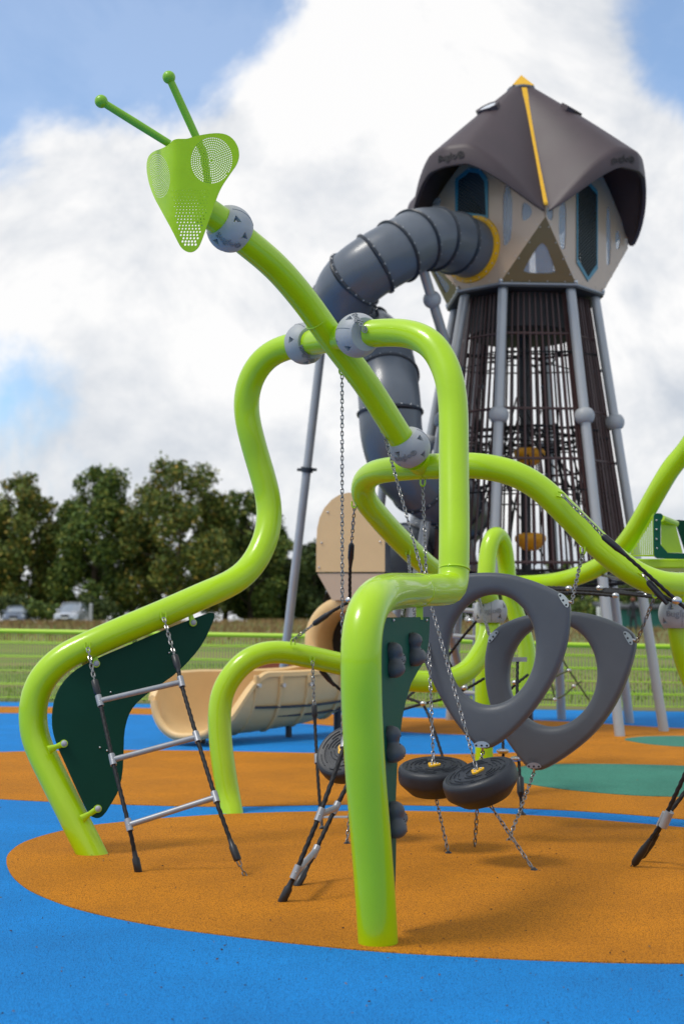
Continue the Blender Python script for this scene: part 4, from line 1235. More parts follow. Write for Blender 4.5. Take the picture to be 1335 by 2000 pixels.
strop('rope on a chain running along the top of the right green beam', [('chain', [P(1097, 967, 8.1), P(1120, 990, 8.07), P(1150, 1018, 8.04), P(1178, 1048, 8.02)]), ('rope', [P(1178, 1048, 8.02), P(1204, 1070, 8.0), P(1250, 1110, 7.97), K1, P(1345, 1195, 7.93)])], P(1097, 967, 8.1), [K1])
strop('short slack rope under the right end of the green beam', [('chain', [P(1255, 1121, 8.05), P(1266, 1136, 8.0)]), ('rope', [P(1266, 1137, 8.0), P(1283, 1157, 7.98), P(1300, 1170, 7.96), K1 - V((0, 0, .01))])], P(1255, 1121, 8.05))
gA, gB = G(1231, 1695), G(1246, 1676)
root = strop('pair of black ropes clamped together at the right edge, anchored in the orange rubber',
      [('chain', [gA, P(1238, 1686, 7.1)]), ('rope2', [P(1238, 1686, 7.1), P(1262, 1650, 7.05), P(1292, 1606, 7.0), P(1312, 1565, 6.95), P(1340, 1505, 6.9), P(1380, 1420, 6.85)]),
       ('rope2', [P(1252, 1672, 7.25), P(1275, 1640, 7.2), P(1297, 1600, 7.1), P(1318, 1572, 7.1), P(1345, 1535, 7.1), P(1390, 1470, 7.1)])], gA)
mb = MB(); c = P(1300, 1600, 6.98); t = P(1308, 1582, 6.98) - P(1294, 1612, 7.0); mb.tube([c - t * .5, c + t * .5], .022, 18); c = P(1293, 1601, 7.08); mb.tube([c - t * .45, c + t * .45], .019, 18)
mb.build('clamp', ALU, root)

# ================================================================== TOWER
TC = V((2.22, 17.15, 0)); A0 = -86
def pol(r, a, z): return TC + V((r * math.cos(R(a)), r * math.sin(R(a)), z))
tw = thing('play_tower', 'tall climbing tower with a brown pointed roof and a bar cage on splayed grey legs', 'play tower', TC)
ZF, ZU, HW = 5.20, 5.85, .925
VA = []
for k in range(4): VA += [A0 + 90 * k - 27, A0 + 90 * k + 27]
VA = VA[1:] + VA[:1]        # -59, -23(=63-...)...
FV = [pol(.97, a, ZF) for a in VA]
# walls
def wallframe(k):
    a = A0 + 45 + 90 * k
    n_ = V((math.cos(R(a)), math.sin(R(a)), 0)); u_ = V((-n_.y, n_.x, 0))
    return TC + n_ * HW, n_, u_
def wl(k, px):                 # pixel -> wall coordinates
    p0, n_, u_ = wallframe(k); q = W(px[0], px[1], p0, n_) - p0
    return (q.dot(u_), q.z)
outl = [(-.925, 5.86), (-.30, ZF), (.30, ZF), (.925, 5.86), (.925, 6.02), (.5, 6.5), (0, 6.95), (-.5, 6.5), (-.925, 6.02)]
slitR = [[(1091, 393), (1105, 385), (1105, 482), (1098, 490), (1090, 471)], [(1064, 408), (1080, 404), (1079, 432), (1069, 428)],
         [(1183, 400), (1192, 408), (1192, 513), (1185, 521), (1183, 506)], [(1201, 451), (1208, 449), (1212, 470), (1208, 488), (1201, 486)]]
blueR = [(1124, 369), (1144, 350), (1165, 373), (1165, 525), (1146, 550), (1124, 513)]
slitL = [[(981, 358), (1000, 369), (999, 463), (988, 480), (981, 478)], [(1019, 391), (1038, 404), (1038, 420), (1025, 432), (1017, 428)], [(843, 395), (858, 380), (861, 400), (846, 412)]]
blueL = [(889, 350), (916, 328), (938, 330), (953, 350), (953, 428), (889, 420)]
HR = [[wl(0, p) for p in h] for h in slitR]; BR = [wl(0, p) for p in blueR]
HL = [[wl(3, p) for p in h] for h in slitL]; BL = [wl(3, p) for p in blueL]
mc_ = wl(3, (921, 487))
TR = .352
def shrink(poly, f):
    cx_ = sum(p[0] for p in poly) / len(poly); cy_ = sum(p[1] for p in poly) / len(poly)
    return [(cx_ + (x - cx_) * f, cy_ + (y - cy_) * f) for x, y in poly]
def inset(poly, d):
    cx_ = sum(p[0] for p in poly) / len(poly); cy_ = sum(p[1] for p in poly) / len(poly); o = []
    for x, y in poly:
        l_ = math.hypot(x - cx_, y - cy_); o.append((x + (cx_ - x) / l_ * d, y + (cy_ - y) / l_ * d))
    return o
for k in range(4):
    p0, n_, u_ = wallframe(k)
    hs = HL if k == 3 else HR; bb = BL if k == 3 else BR
    hs = [smooth2d(h, it=1) for h in hs]
    holes = hs + [inset(bb, .03)] + ([ellipse(mc_[0], mc_[1], TR - .01, TR - .01, 40)] if k == 3 else [])
    mb = MB(); mb.prism(outl, holes, lambda a, b: V((p0.x, p0.y, 0)) + u_ * a + V((0, 0, b)), lambda a, b: -n_, .02)
    wall = mb.build('wall', WALLM, tw, 30)
    for h in hs:
        mb = MB(); mb.prism(h, [], lambda a, b: V((p0.x, p0.y, 0)) - n_ * .008 + u_ * a + V((0, 0, b)), lambda a, b: -n_, .004); mb.build('window_pane', PANE, wall, 30)
    mb = MB(); mb.prism(bb, [inset(bb, .055)], lambda a, b: V((p0.x, p0.y, 0)) + n_ * .012 + u_ * a + V((0, 0, b)), lambda a, b: -n_, .0095)
    fr = mb.build('window', TEAL, tw, 30)
    mb = MB(); xs_ = [p[0] for p in bb]; zs_ = [p[1] for p in bb]
    # diagonal grille clipped to the window
    bi = inset(bb, .05)
    def clip(a, b, poly):
        ts = []
        for i in range(len(poly)):
            c, d = poly[i], poly[(i + 1) % len(poly)]
            den = (b[0] - a[0]) * (d[1] - c[1]) - (b[1] - a[1]) * (d[0] - c[0])
            if abs(den) < 1e-9: continue
            t = ((c[0] - a[0]) * (d[1] - c[1]) - (c[1] - a[1]) * (d[0] - c[0])) / den
            s_ = ((c[0] - a[0]) * (b[1] - a[1]) - (c[1] - a[1]) * (b[0] - a[0])) / den
            if 0 <= s_ <= 1 and 0 <= t <= 1: ts.append(t)
        return (min(ts), max(ts)) if len(ts) >= 2 else None
    st = .042
    for sgn in (1, -1):
        c0 = -3.0
        while c0 < 3.0:
            a = (min(xs_) - .1, 6.0 + c0); b = (max(xs_) + .1, 6.0 + c0 + sgn * (max(xs_) - min(xs_) + .2) * .75)
            cl = clip(a, b, bi)
            if cl and cl[1] - cl[0] > .02:
                pp_ = [(a[0] + (b[0] - a[0]) * t, a[1] + (b[1] - a[1]) * t) for t in cl]
                mb.tube([V((p0.x, p0.y, 0)) + n_ * (.002 + .002 * sgn) + u_ * q[0] + V((0, 0, q[1])) for q in pp_], .0085, 5, caps=False)
            c0 += st
    mb.build('grille', GRIDM, fr, 60)
    mb = MB()
    rr_ = random.Random(k)
    for i in range(len(outl)):
        a, b = outl[i], outl[(i + 1) % len(outl)]; ln = math.hypot(b[0] - a[0], b[1] - a[1]); m_ = max(1, int(ln / .22))
        for j in range(m_):
            t = (j + .5) / m_; q = inset([(a[0] + (b[0] - a[0]) * t, a[1] + (b[1] - a[1]) * t), (0, 6.0)], 0)[0]
            l_ = math.hypot(q[0], q[1] - 6.0); q = (q[0] * (1 - .035 / l_), 6.0 + (q[1] - 6.0) * (1 - .035 / l_))
            mb.sphere(V((p0.x, p0.y, 0)) + u_ * q[0] + V((0, 0, q[1])) + n_ * .001, .008, 8, 5)
    for (x, z) in bb:
        mb.sphere(V((p0.x, p0.y, 0)) + u_ * x * .99 + V((0, 0, 6 + (z - 6) * .98)) + n_ * .013, .009, 8, 5)
    mb.build('screw', BOLT, wall, 60)
# chamfer triangles
for k in range(4):
    a = A0 + 90 * k
    U_ = pol(1.30, a, ZU + .01); v1, v2 = pol(.97, a - 27, ZF), pol(.97, a + 27, ZF)
    n_ = (v2 - v1).cross(U_ - v1).normalized()
    if n_.dot(V((math.cos(R(a)), math.sin(R(a)), 0))) < 0: n_ = -n_
    u_ = (v2 - v1).normalized(); v_ = n_.cross(u_)
    if v_.z < 0: v_ = -v_
    o_ = (v1 + v2) / 2
    to2 = lambda p: ((p - o_).dot(u_), (p - o_).dot(v_))
    tri = [to2(v1), to2(v2), to2(U_)]
    H_ = tri[2][1]
    cen = (0, H_ * .36)
    hole = smooth2d([(-.20, H_ * .14), (.20, H_ * .14), (.17, H_ * .24), (.04, H_ * .60), (-.04, H_ * .60), (-.17, H_ * .24)], it=2)
    mb = MB(); mb.prism(tri, [hole], lambda x, y: o_ + u_ * x + v_ * y + n_ * .006, lambda x, y: -n_, .02)
    wp = mb.build('corner_panel', WALLD, tw, 30)
    mb = MB(); mb.prism(hole, [], lambda x, y: o_ + u_ * x + v_ * y - n_ * .004, lambda x, y: -n_, .004); mb.build('window_pane', PANE, wp, 30)
    mb = MB()
    for (x, y) in tri:
        for t in (.08, .3, .5, .7, .92):
            pass
    for i in range(3):
        a2_, b2_ = tri[i], tri[(i + 1) % 3]
        for t in (.12, .37, .63, .88):
            x = a2_[0] + (b2_[0] - a2_[0]) * t; y = a2_[1] + (b2_[1] - a2_[1]) * t
            x, y = x + (cen[0] - x) * .07, y + (cen[1] - y) * .07
            mb.sphere(o_ + u_ * x + v_ * y + n_ * .008, .008, 8, 5)
    mb.build('screw', BOLT, wp, 60)
    mb = MB()
    for q in (v1, v2): mb.sphere(q + V((0, 0, .02)) + n_ * .01, .028, 10, 8)
    mb.build('corner_bolt', BOLT, wp)
# floor deck with rim
mb = MB(); oc = [pol(.985, a, 0) for a in VA]
mb.add([p + V((0, 0, ZF - .055)) for p in oc] + [p + V((0, 0, ZF - .004)) for p in oc], [tuple(range(7, -1, -1)), tuple(range(8, 16))] + [(i, (i + 1) % 8, 8 + (i + 1) % 8, 8 + i) for i in range(8)])
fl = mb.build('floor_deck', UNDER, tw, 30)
mb = MB(); mb.tube([p + V((0, 0, ZF - .02)) for p in oc], .016, 6, closed=True); mb.build('rim', ALU, fl)
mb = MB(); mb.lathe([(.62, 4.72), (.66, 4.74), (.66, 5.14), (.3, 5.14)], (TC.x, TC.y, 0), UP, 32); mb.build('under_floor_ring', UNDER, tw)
# legs
for a in VA:
    t_, b_ = pol(.88, a, ZF - .05), pol(1.98 if math.cos(R(a)) < -.6 else 1.62, a, -.08)
    mb = MB(); mb.tube([b_, t_], .058, 20); lg = mb.build('leg', POLE, tw)
    z_ = 3.62 if math.sin(R(a)) < 0 else 3.5
    c = b_.lerp(t_, (z_ + .08) / (ZF + .03)); ax = (t_ - b_).normalized()
    mb = MB(); mb.lathe([(.06, -.085)] + [(.115 * math.cos(x), .115 * math.sin(x)) for x in [-.75 + 1.5 * i / 10 for i in range(11)]] + [(.06, .085)], c, ax, 28); mb.build('leg_joint', BALL, lg)
    mb = MB(); mb.lathe([(.085, -.02), (.085, .012), (.06, .03)], V((b_.x, b_.y, 0)) .lerp(t_, .002), UP, 20)
    # cage brackets
    for z_ in (3.13, 4.25):
        f = (z_ + .08) / (ZF + .03); c = b_.lerp(t_, f); rad = V((math.cos(R(a)), math.sin(R(a)), 0))
        mb = MB(); mb.tube([c, c - rad * .16], .018, 8); mb.sphere(c - rad * .13, .035, 10, 6); mb.build('cage_bracket', SLATE, lg)
# bar cage
def cagept(f, z):               # f in 0..8 around the octagon
    i = int(f) % 8; t = f - int(f)
    rr = .80 + (1.24 - .80) * (5.12 - z) / (5.12 - 1.9)
    return pol(rr, VA[i], z).lerp(pol(rr, VA[(i + 1) % 8] + (360 if VA[(i + 1) % 8] < VA[i] else 0), z), t)
for i in range(8):
    nb = 11 if (VA[(i + 1) % 8] - VA[i]) % 360 > 45 else 9
    mb = MB()
    for j in range(nb):
        f = i + (j + .35) / nb * 1.0
        mb.tube([cagept(f, 1.9), cagept(f, 5.12)], .0135, 6)
    for e in (.02, .985): mb.tube([cagept(i + e, 1.88), cagept(i + e, 5.12)], .022, 6)
    for z_ in (1.93, 3.13, 3.72, 4.62): mb.tube([cagept(i + .01, z_), cagept(i + .99, z_)], .017, 6)
    mb.build('bar_panel', SLAT, tw, 60)
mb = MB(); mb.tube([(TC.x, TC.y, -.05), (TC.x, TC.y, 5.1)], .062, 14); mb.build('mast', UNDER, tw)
for z_ in (2.23, 3.25):
    mb = MB(); mb.lathe([(.05, -.12), (.08, -.118), (.12, -.085), (.165, -.035), (.185, .0), (.188, .03), (.178, .055), (.15, .075), (.10, .085), (.06, .085)], (TC.x + .02, TC.y - .25, z_), UP, 24); mb.build('climbing_pod', ORG, tw, 40)
# nets inside
def web(z_, rings, spokes, sag, name, ph=0., r_=.010):
    mb = MB(); rr_ = random.Random(int(z_ * 10))
    pt = {}
    for i in range(spokes):
        for j in range(rings + 1):
            f = j / rings; e = cagept(8 * i / spokes + ph, z_)
            c = V((TC.x, TC.y, z_ + sag)); q = c.lerp(e, f) + V((rr_.uniform(-.03, .03), rr_.uniform(-.03, .03), rr_.uniform(-.03, .03)))
            pt[i, j] = q
    for i in range(spokes):
        mb.tube([pt[i, j] for j in range(rings + 1)], r_, 5, caps=False)
        for j in range(1, rings + 1):
            mb.tube([pt[i, j], pt[(i + 1) % spokes, j]], r_, 5, caps=False)
            mb.sphere(pt[i, j], r_ * 1.9, 6, 4)
    mb.build(name, ROPE, tw, 60)
web(1.82, 6, 20, 0, 'net_floor', r_=.013); web(1.70, 5, 16, .0, 'net_floor', .3, .012)
web(2.75, 2, 8, .25, 'rope_web'); web(3.50, 3, 8, .12, 'rope_web', .5); web(4.42, 2, 8, .1, 'rope_web'); web(3.42, 3, 12, -.1, 'rope_web', .2)
mb = MB(); rr_ = random.Random(4)
for i in range(34):
    f = i * 8 / 34; a = cagept(f, rr_.uniform(1.9, 3.2)).lerp(V((TC.x, TC.y, 2.2)), rr_.uniform(0, .5)); b = cagept(f + rr_.uniform(-.8, .8), rr_.uniform(3.3, 4.5)).lerp(V((TC.x, TC.y, 3.2)), rr_.uniform(.1, .7))
    m_ = a.lerp(b, .5) + V((rr_.uniform(-.1, .1), rr_.uniform(-.1, .1), -.08)); mb.tube(spline([a, m_, b], .12, 1), .011, 5, caps=False)
mb.build('hanging_ropes', ROPE, tw, 60)
# roof
ZT = 7.86
def roofpt(a, t, lip=0.0):
    """a: 0..1 across a quarter, t: 0 apex .. 1 eave"""
    e = abs(2 * a - 1)
    s_ = min(1, max(0, (e - .22) / .78)); s_ = s_ * s_ * (3 - 2 * s_) * .35 + s_ * .65
    rE = 1.585 - .225 * e
    zE = 6.50 - .58 * s_
    lh = .20 * (1 - e ** 2)
    zt = zE + lh
    z = ZT + (zt - ZT) * t + .015 * math.sin(math.pi * t) * (1 - e ** 3) - .02 * math.sin(math.pi * t) * e - .05 * math.sin(math.pi * min(1, t * 1.4)) * (1 - e) * 0
    r_ = .13 + (rE - .13) * t
    if lip > 0: z -= lh * lip * 1.0 + .035 * lip; r_ += .022 * math.sin(lip * math.pi * .6)
    return r_, z
mbs = []
for k in range(4):
    vs_ = []; NA, NT = 40, 26
    cols = NT + 1 + 5
    for i in range(NA + 1):
        a = .012 + .976 * i / NA; az = A0 + 90 * k + 90 * a
        for j in range(NT + 1):
            r_, z = roofpt(a, j / NT); vs_.append(pol(r_, az, z))
        for j in range(1, 6):
            r_, z = roofpt(a, 1, j / 5); vs_.append(pol(r_, az, z))
    fs = [(i * cols + j, i * cols + j + 1, (i + 1) * cols + j + 1, (i + 1) * cols + j) for i in range(NA) for j in range(cols - 1)]
    mb = MB(); mb.add(vs_, fs); o = mb.build('roof_panel', ROOF, tw, 60)
    so = o.modifiers.new('thick', 'SOLIDIFY'); so.thickness = .045; so.offset = 1 if True else -1
    # which side is out: make sure normals point up
    me = o.data
    if sum(p.normal.z for p in me.polygons) < 0: me.flip_normals()
    so.offset = -1
    bevel(o, .015, 3, 50)
    # skylight hood
    r_, z = roofpt(.5, .32); r2, z2 = roofpt(.5, .46); az = A0 + 90 * k + 45
    c = (pol(r_, az, z) + pol(r2, az, z2)) / 2; dn = (pol(r2, az, z2) - pol(r_, az, z)).normalized(); rad = V((math.cos(R(az)), math.sin(R(az)), 0)); tn = UP.cross(rad); nn = tn.cross(dn) ; nn = nn if nn.z > 0 else -nn
    m3 = Matrix((tn, dn, nn)).transposed()
    mb = MB()
    pl = smooth2d([(-.17, .13), (.17, .13), (.10, -.12), (-.10, -.12)], it=1)
    mb.prism(pl, [shrink(pl, .74)], lambda x, y: c + tn * x + dn * y + nn * .022, lambda x, y: -nn, .055)
    sk_ = mb.build('skylight', ROOF, o, 30)
    mb = MB(); mb.prism(shrink(pl, .76), [], lambda x, y: c + tn * x + dn * y + nn * .014, lambda x, y: -nn, .01); mb.build('skylight_pane', PANEW, sk_, 30)
    # lettering on the eave lip
    tv, tf = text_mesh('Buglo®', .115, .003)
    aa0 = .53 if k == 3 else .40
    out_ = []
    for p in tv:
        a = aa0 + p.x / (1.58 * math.pi / 2); r0_, z0_ = roofpt(a, 1, .15); r1_, z1_ = roofpt(a, 1, .95)
        f = .5 - p.y / .19
        q = pol(r0_, A0 + 90 * k + 90 * a, z0_).lerp(pol(r1_, A0 + 90 * k + 90 * a, z1_), f); az2 = A0 + 90 * k + 90 * a
        out_.append(q + V((math.cos(R(az2)), math.sin(R(az2)), 0)) * (.012 + p.z))
    mb = MB(); mb.add(out_, tf); mb.build('eave_lettering', ROOFTXT, o, 0)
for k in range(4):
    az = A0 + 90 * k; mb = MB(); pts = []
    for j in range(1, 25):
        r_, z = roofpt(0, j / 25.0); pts.append(pol(r_, az, z + .022))
    vs_ = []; tn = V((-math.sin(R(az)), math.cos(R(az)), 0))
    for p in pts: vs_ += [p - tn * .032, p + tn * .032, p + tn * .032 - V((0, 0, .03)), p - tn * .032 - V((0, 0, .03))]
    n = len(pts); fs = [(4 * i + j, 4 * i + (j + 1) % 4, 4 * i + 4 + (j + 1) % 4, 4 * i + 4 + j) for i in range(n - 1) for j in range(4)] + [(3, 2, 1, 0), (4 * n - 4, 4 * n - 3, 4 * n - 2, 4 * n - 1)]
    mb.add(vs_, fs); mb.build('ridge_strip', HUB, tw, 30)
mb = MB(); mb.lathe([(.165, ZT - .055), (.18, ZT - .04), (.175, ZT - .015), (.05, ZT - .01)], (TC.x, TC.y, 0), UP, 12); mb.build('roof_collar', SLATE, tw)
mb = MB(); cpts = [pol(.19, A0 + 90 * k + 45, ZT - .01) for k in range(4)]
mb.add(cpts + [V((TC.x, TC.y, ZT + .17))], [(0, 1, 4), (1, 2, 4), (2, 3, 4), (3, 0, 4), (3, 2, 1, 0)]); mb.build('roof_finial', HUB, tw, 10)

# ================================================================== TUBE SLIDE
p0, n_, u_ = wallframe(3)
M0 = V((p0.x, p0.y, 0)) + u_ * mc_[0] + V((0, 0, mc_[1]))
sl = thing('tube_slide', 'slate grey enclosed tube slide looping down from the tower to a beige chute', 'slide', G(560, 1440))
pts = [M0, M0 + n_ * .45] + [P(*p) for p in [(823, 466, 16.15), (785, 486, 15.95), (745, 508, 15.85), (709, 531, 15.85), (682, 556, 15.95), (668, 588, 16.15), (676, 622, 16.5), (705, 648, 16.9), (732, 666, 16.7), (748, 700, 16.35), (756, 745, 16.05), (761, 795, 15.85), (764, 850, 15.85), (782, 905, 15.95), (818, 945, 16.2), (860, 968, 16.65), (893, 990, 17.3), (896, 1015, 17.65), (868, 1044, 17.8), (820, 1068, 17.7), (768, 1095, 17.3), (722, 1130, 16.9), (698, 1160, 16.6), (688, 1185, 16.45)]]
sp_ = spline(pts, .05, 5)
cuts = [0, 7, 14, 21, 27, 33, 39, 46] + list(range(55, len(sp_) - 5, 10)) + [len(sp_) - 1]
first = True
for a, b in zip(cuts, cuts[1:]):
    seg = sp_[a:b + 1]
    if len(seg) < 3: continue
    mb = MB(); n = len(seg)
    mb.tube(seg, [TR * (1 - .012 * (1 - abs(2 * i / (n - 1) - 1) ** 6)) for i in range(n)], 40, caps=False)
    o = mb.build('tube_section', SLATE, sl, 50)
    t = (seg[-1] - seg[-2]).normalized()
    if b != cuts[-1]:
        mb = MB(); c = seg[-1]
        mb.lathe([(TR - .01, -.028), (TR + .016, -.016), (TR + .022, -.008), (TR + .018, 0), (TR + .022, .008), (TR + .016, .016), (TR - .01, .020)], c, t, 44); nfl = len(mb.f)
        uu = t.cross(UP).normalized(); ww = t.cross(uu)
        for k in range(20):
            q = c + (uu * math.cos(2 * math.pi * k / 20) + ww * math.sin(2 * math.pi * k / 20)) * (TR + .012)
            mb.sphere(q - t * .016, .0095, 8, 5)
        mb.build('flange', [SLATED, BOLT], o, 40, split=nfl)
mb = MB(); mb.lathe([(TR - .015, -.012), (TR + .045, -.012), (TR + .05, .0), (TR + .045, .022), (TR + .012, .026), (TR + .008, .05), (TR - .015, .05)], M0 + n_ * .004, n_, 48); o = mb.build('mounting_flange', HUB, sl, 35)
mb = MB()
for k in range(20):
    a = 2 * math.pi * k / 20; mb.sphere(M0 + n_ * .028 + (u_ * math.cos(a) + UP * math.sin(a)) * (TR + .028), .010, 8, 5)
mb.build('bolt', BOLT, o)
# slide supports
def pole(a, b, r_, joints=(), clamp=()):
    mb = MB(); mb.tube([a, b], r_, 18); o = mb.build('support_pole', POLE, sl); ax = (b - a).normalized()
    for f in joints:
        c = a.lerp(b, f); mb = MB(); mb.lathe([(r_, -.075)] + [(.105 * math.cos(x), .105 * math.sin(x)) for x in [-.75 + 1.5 * i / 10 for i in range(11)]] + [(r_, .075)], c, ax, 26); mb.build('pole_joint', BALL, o)
    for f in clamp:
        c = a.lerp(b, f); mb = MB(); mb.lathe([(r_, -.03), (r_ + .022, -.03), (r_ + .022, .03), (r_, .03)], c, ax, 20); 
        mb.box(c + V((r_ + .04, 0, 0)), (.05, .05, .03)); mb.box(c - V((r_ + .04, 0, 0)), (.05, .05, .03)); mb.build('clamp', SLATED, o)
pb_ = G(539, 1428, -.05); pt_ = P(626, 690, 16.75)
pole(pb_, pt_, .052, clamp=(.697,))
pole(P(905, 790, 16.95), P(826, 528, 16.15), .058, joints=(.79,))
pole(G(985, 1412, -.05), P(905, 1005, 17.3), .052)
pole(G(921, 1410, -.05), P(846, 1100, 17.2), .052)
pole(G(700, 1425, -.05), P(752, 900, 17.2), .052)
# beige housing
hz = thing('slide_housing', 'beige arch-topped box where the grey tube meets the chute', 'play panel', P(684, 1160, 15.9))
ho = [(617, 1117), (617.5, 1060), (619, 1032), (624, 1010), (633, 992), (647, 976), (663, 966), (680, 962), (698, 964), (716, 971), (732, 983), (744, 1000), (750, 1020), (751, 1060), (751, 1117)]
p0h = P(684, 1117, 15.6); nh = V((-.16, -1, 0)).normalized()
uh = (RGT - nh * RGT.dot(nh)).normalized()
def to2h(p): q = W(p[0], p[1], p0h, nh) - p0h; return (q.dot(uh), q.z)
poly = [to2h(p) for p in ho]
mb = MB(); mb.prism(poly, [], lambda a, b: p0h + uh * a + UP * b, lambda a, b: -nh, .02); o = mb.build('front_panel', TAN, hz, 30)
mb = MB()
for (x, y) in ((623, 1108), (742, 1058), (628, 1060), (640, 1000)): mb.sphere(W(x, y, p0h, nh) + nh * .004, .012, 8, 6)
mb.build('screw', BOLT, o)
mb = MB(); mb.prism([(x * .97, y * .98 if y > 0 else y + .005) for x, y in poly], [], lambda a, b: p0h - nh * .022 + uh * a + UP * b, lambda a, b: -nh, .55); mb.build('box_body', SLATE, hz, 40)
fun = [to2h(p) for p in [(619, 1120), (750, 1120), (725, 1172), (648, 1172)]]
k1 = [p0h + uh * a + UP * b - nh * .01 for a, b in fun]; k2 = [p - nh * .5 for p in k1]
mb = MB(); mb.add(k1 + k2, [(0, 3, 2, 1), (4, 5, 6, 7), (0, 1, 5, 4), (1, 2, 6, 5), (2, 3, 7, 6), (3, 0, 4, 7)]); mb.build('lower_panel', WALLM, hz, 30)

# beige chute: hood + open trough
HC = P(668, 1252, 15.75); hn = V((-.40, -.90, .02)).normalized()
hu = hn.cross(UP).normalized(); hw = hu.cross(hn)
ro_, ri_ = .475, .315
mb = MB()
prof = [(ro_ * .93, -.75), (ro_ * .98, -.3), (ro_, -.06), (ro_ - .01, -.01), (ro_ - .035, .02), ((ro_ + ri_) / 2, .034), (ri_ + .03, .022), (ri_ + .004, -.01), (ri_, -.06), (ri_ * 1.05, -.75)]
vs_ = []; seg = 44
for (r_, z_) in prof:
    for j in range(seg):
        a = 2 * math.pi * j / seg; vs_.append(HC + hn * z_ + (hu * math.cos(a) + hw * math.sin(a) * 1.05) * r_)
mb.add(vs_, [(i * seg + j, i * seg + (j + 1) % seg, (i + 1) * seg + (j + 1) % seg, (i + 1) * seg + j) for i in range(len(prof) - 1) for j in range(seg)])
mb.build('tunnel_mouth', BEIGE, sl, 60)
mb = MB(); mb.lathe([(.01, -.55), (ri_ * 1.06, -.55), (ri_ * 1.06, -.45), (.01, -.45)], HC, hn, 30); mb.build('tunnel_shade_disc', INNER, sl)  # near-black disc put in for the shade deep in the tunnel
# trough path: (px of centre, depth, rim z, floor z, half width)
secs = [(700, 16.55, .98, .52, .30, 0), (655, 16.1, .84, .38, .31, 0), (612, 15.85, .74, .27, .33, 0), (565, 15.65, .70, .20, .34, 0), (515, 15.45, .69, .16, .345, 0), (468, 15.25, .69, .13, .35, 0), (425, 15.0, .70, .12, .36, 0), (385, 14.72, .69, .11, .37, 0), (358, 14.5, .65, .10, .36, 0)]
cs = [V((txat(a, d), d, 0)) for a, d, *_ in secs]
cs = spline(cs, .06, 2)
def lerps(col, f):
    x = f * (len(secs) - 1); i = min(len(secs) - 2, int(x)); t = x - i; t = t
    return secs[i][col] * (1 - t) + secs[i + 1][col] * t
n = len(cs); K = 0; vs_ = []
for i, c in enumerate(cs):
    f = i / (n - 1); rim, flo, hwid = lerps(2, f), lerps(3, f), lerps(4, f)
    t = (cs[min(n - 1, i + 1)] - cs[max(0, i - 1)]).normalized(); s_ = V((-t.y, t.x, 0))
    h_ = rim - flo
    # end flare: the walls come down towards the exit
    fe = max(0, (f - .88) / .12); h_ *= 1
    inner = []; outer = []
    fn = min(1, max(0, (f - .62) / .36)); fn = fn * fn * (3 - 2 * fn); ff = max(0, (f - .90) / .10)
    hs_ = lambda x_: h_ * ((1 - .86 * fn) if x_ > 0 else (1 - .35 * ff ** 2))
    m_ = 22
    for k in range(m_ + 1):
        a = -math.pi / 2 + math.pi * (k / m_ - .5) * 1.0      # -pi .. 0
        ca, sa = math.cos(a), math.sin(a)
        ex = 2.05
        xx = math.copysign(abs(ca) ** (2 / ex), ca); zz = math.copysign(abs(sa) ** (2 / ex), sa)
        inner.append((xx * (hwid - .03), flo + hs_(xx) * (1 + zz)))
        outer.append((xx * (hwid + .03) * (1 - .10 * (1 + zz) * 0), flo - .05 + (hs_(xx) + .05) * (1 + zz)))
    rimz = flo + hs_(-1); rimr = flo + hs_(1)
    lipL = [(inner[0][0] - .0, rimz + .03), (-hwid - .005, rimz + .052), (outer[0][0] - .02, rimz + .035), (outer[0][0] - .025, rimz - .01)]
    lipR = [(outer[-1][0] + .025, rimr - .01), (outer[-1][0] + .02, rimr + .035), (hwid + .005, rimr + .052), (inner[-1][0], rimr + .03)]
    loop = inner[::1] + lipR[::-1] + outer[::-1] + lipL[::-1]
    K = len(loop)
    for (a, z_) in loop: vs_.append(V((c.x, c.y, 0)) + s_ * a + UP * z_)
fs = [(i * K + j, i * K + (j + 1) % K, (i + 1) * K + (j + 1) % K, (i + 1) * K + j) for i in range(n - 1) for j in range(K)]
fs += [tuple(range(K)), tuple((n - 1) * K + j for j in range(K - 1, -1, -1))]
mb = MB(); mb.add(vs_, fs); ch = mb.build('chute', BEIGE, sl, 45)
# rounded exit lip
mb = MB(); mb.tube([vs_[(n - 1) * K + j] for j in range(0, 23)], .040, 10); mb.build('exit_lip', BEIGE, ch, 60)
# ribs, bolts, dark rods standing in for shaded recess bands, near side
mb = MB(); mb2 = MB()
for f in (.30, .44, .58, .72):
    i = int(f * (n - 1)); c = cs[i]; t = (cs[i + 1] - cs[i - 1]).normalized(); s_ = V((-t.y, t.x, 0)); sg = 1 if s_.y < 0 else -1
    hwid = lerps(4, f); rim = lerps(2, f); flo = lerps(3, f); pts = []
    for k in range(9):
        a = math.pi / 2 * k / 8
        pts.append(c + s_ * sg * (hwid + .038) * math.cos(a) ** .97 + UP * (rim - (rim - flo + .05) * math.sin(a) ** .97))
    mb.tube(pts, [.030 * (1 - .5 * k / 8) for k in range(9)], 10)
    q = c + s_ * sg * (hwid + .065) + UP * (rim - .10); mb2.tube([q - s_ * sg * .04, q + s_ * sg * .03], .022, 10)
mb.build('rib', BEIGE, ch, 60); mb2.build('bolt', BOLT, ch)
mb = MB()
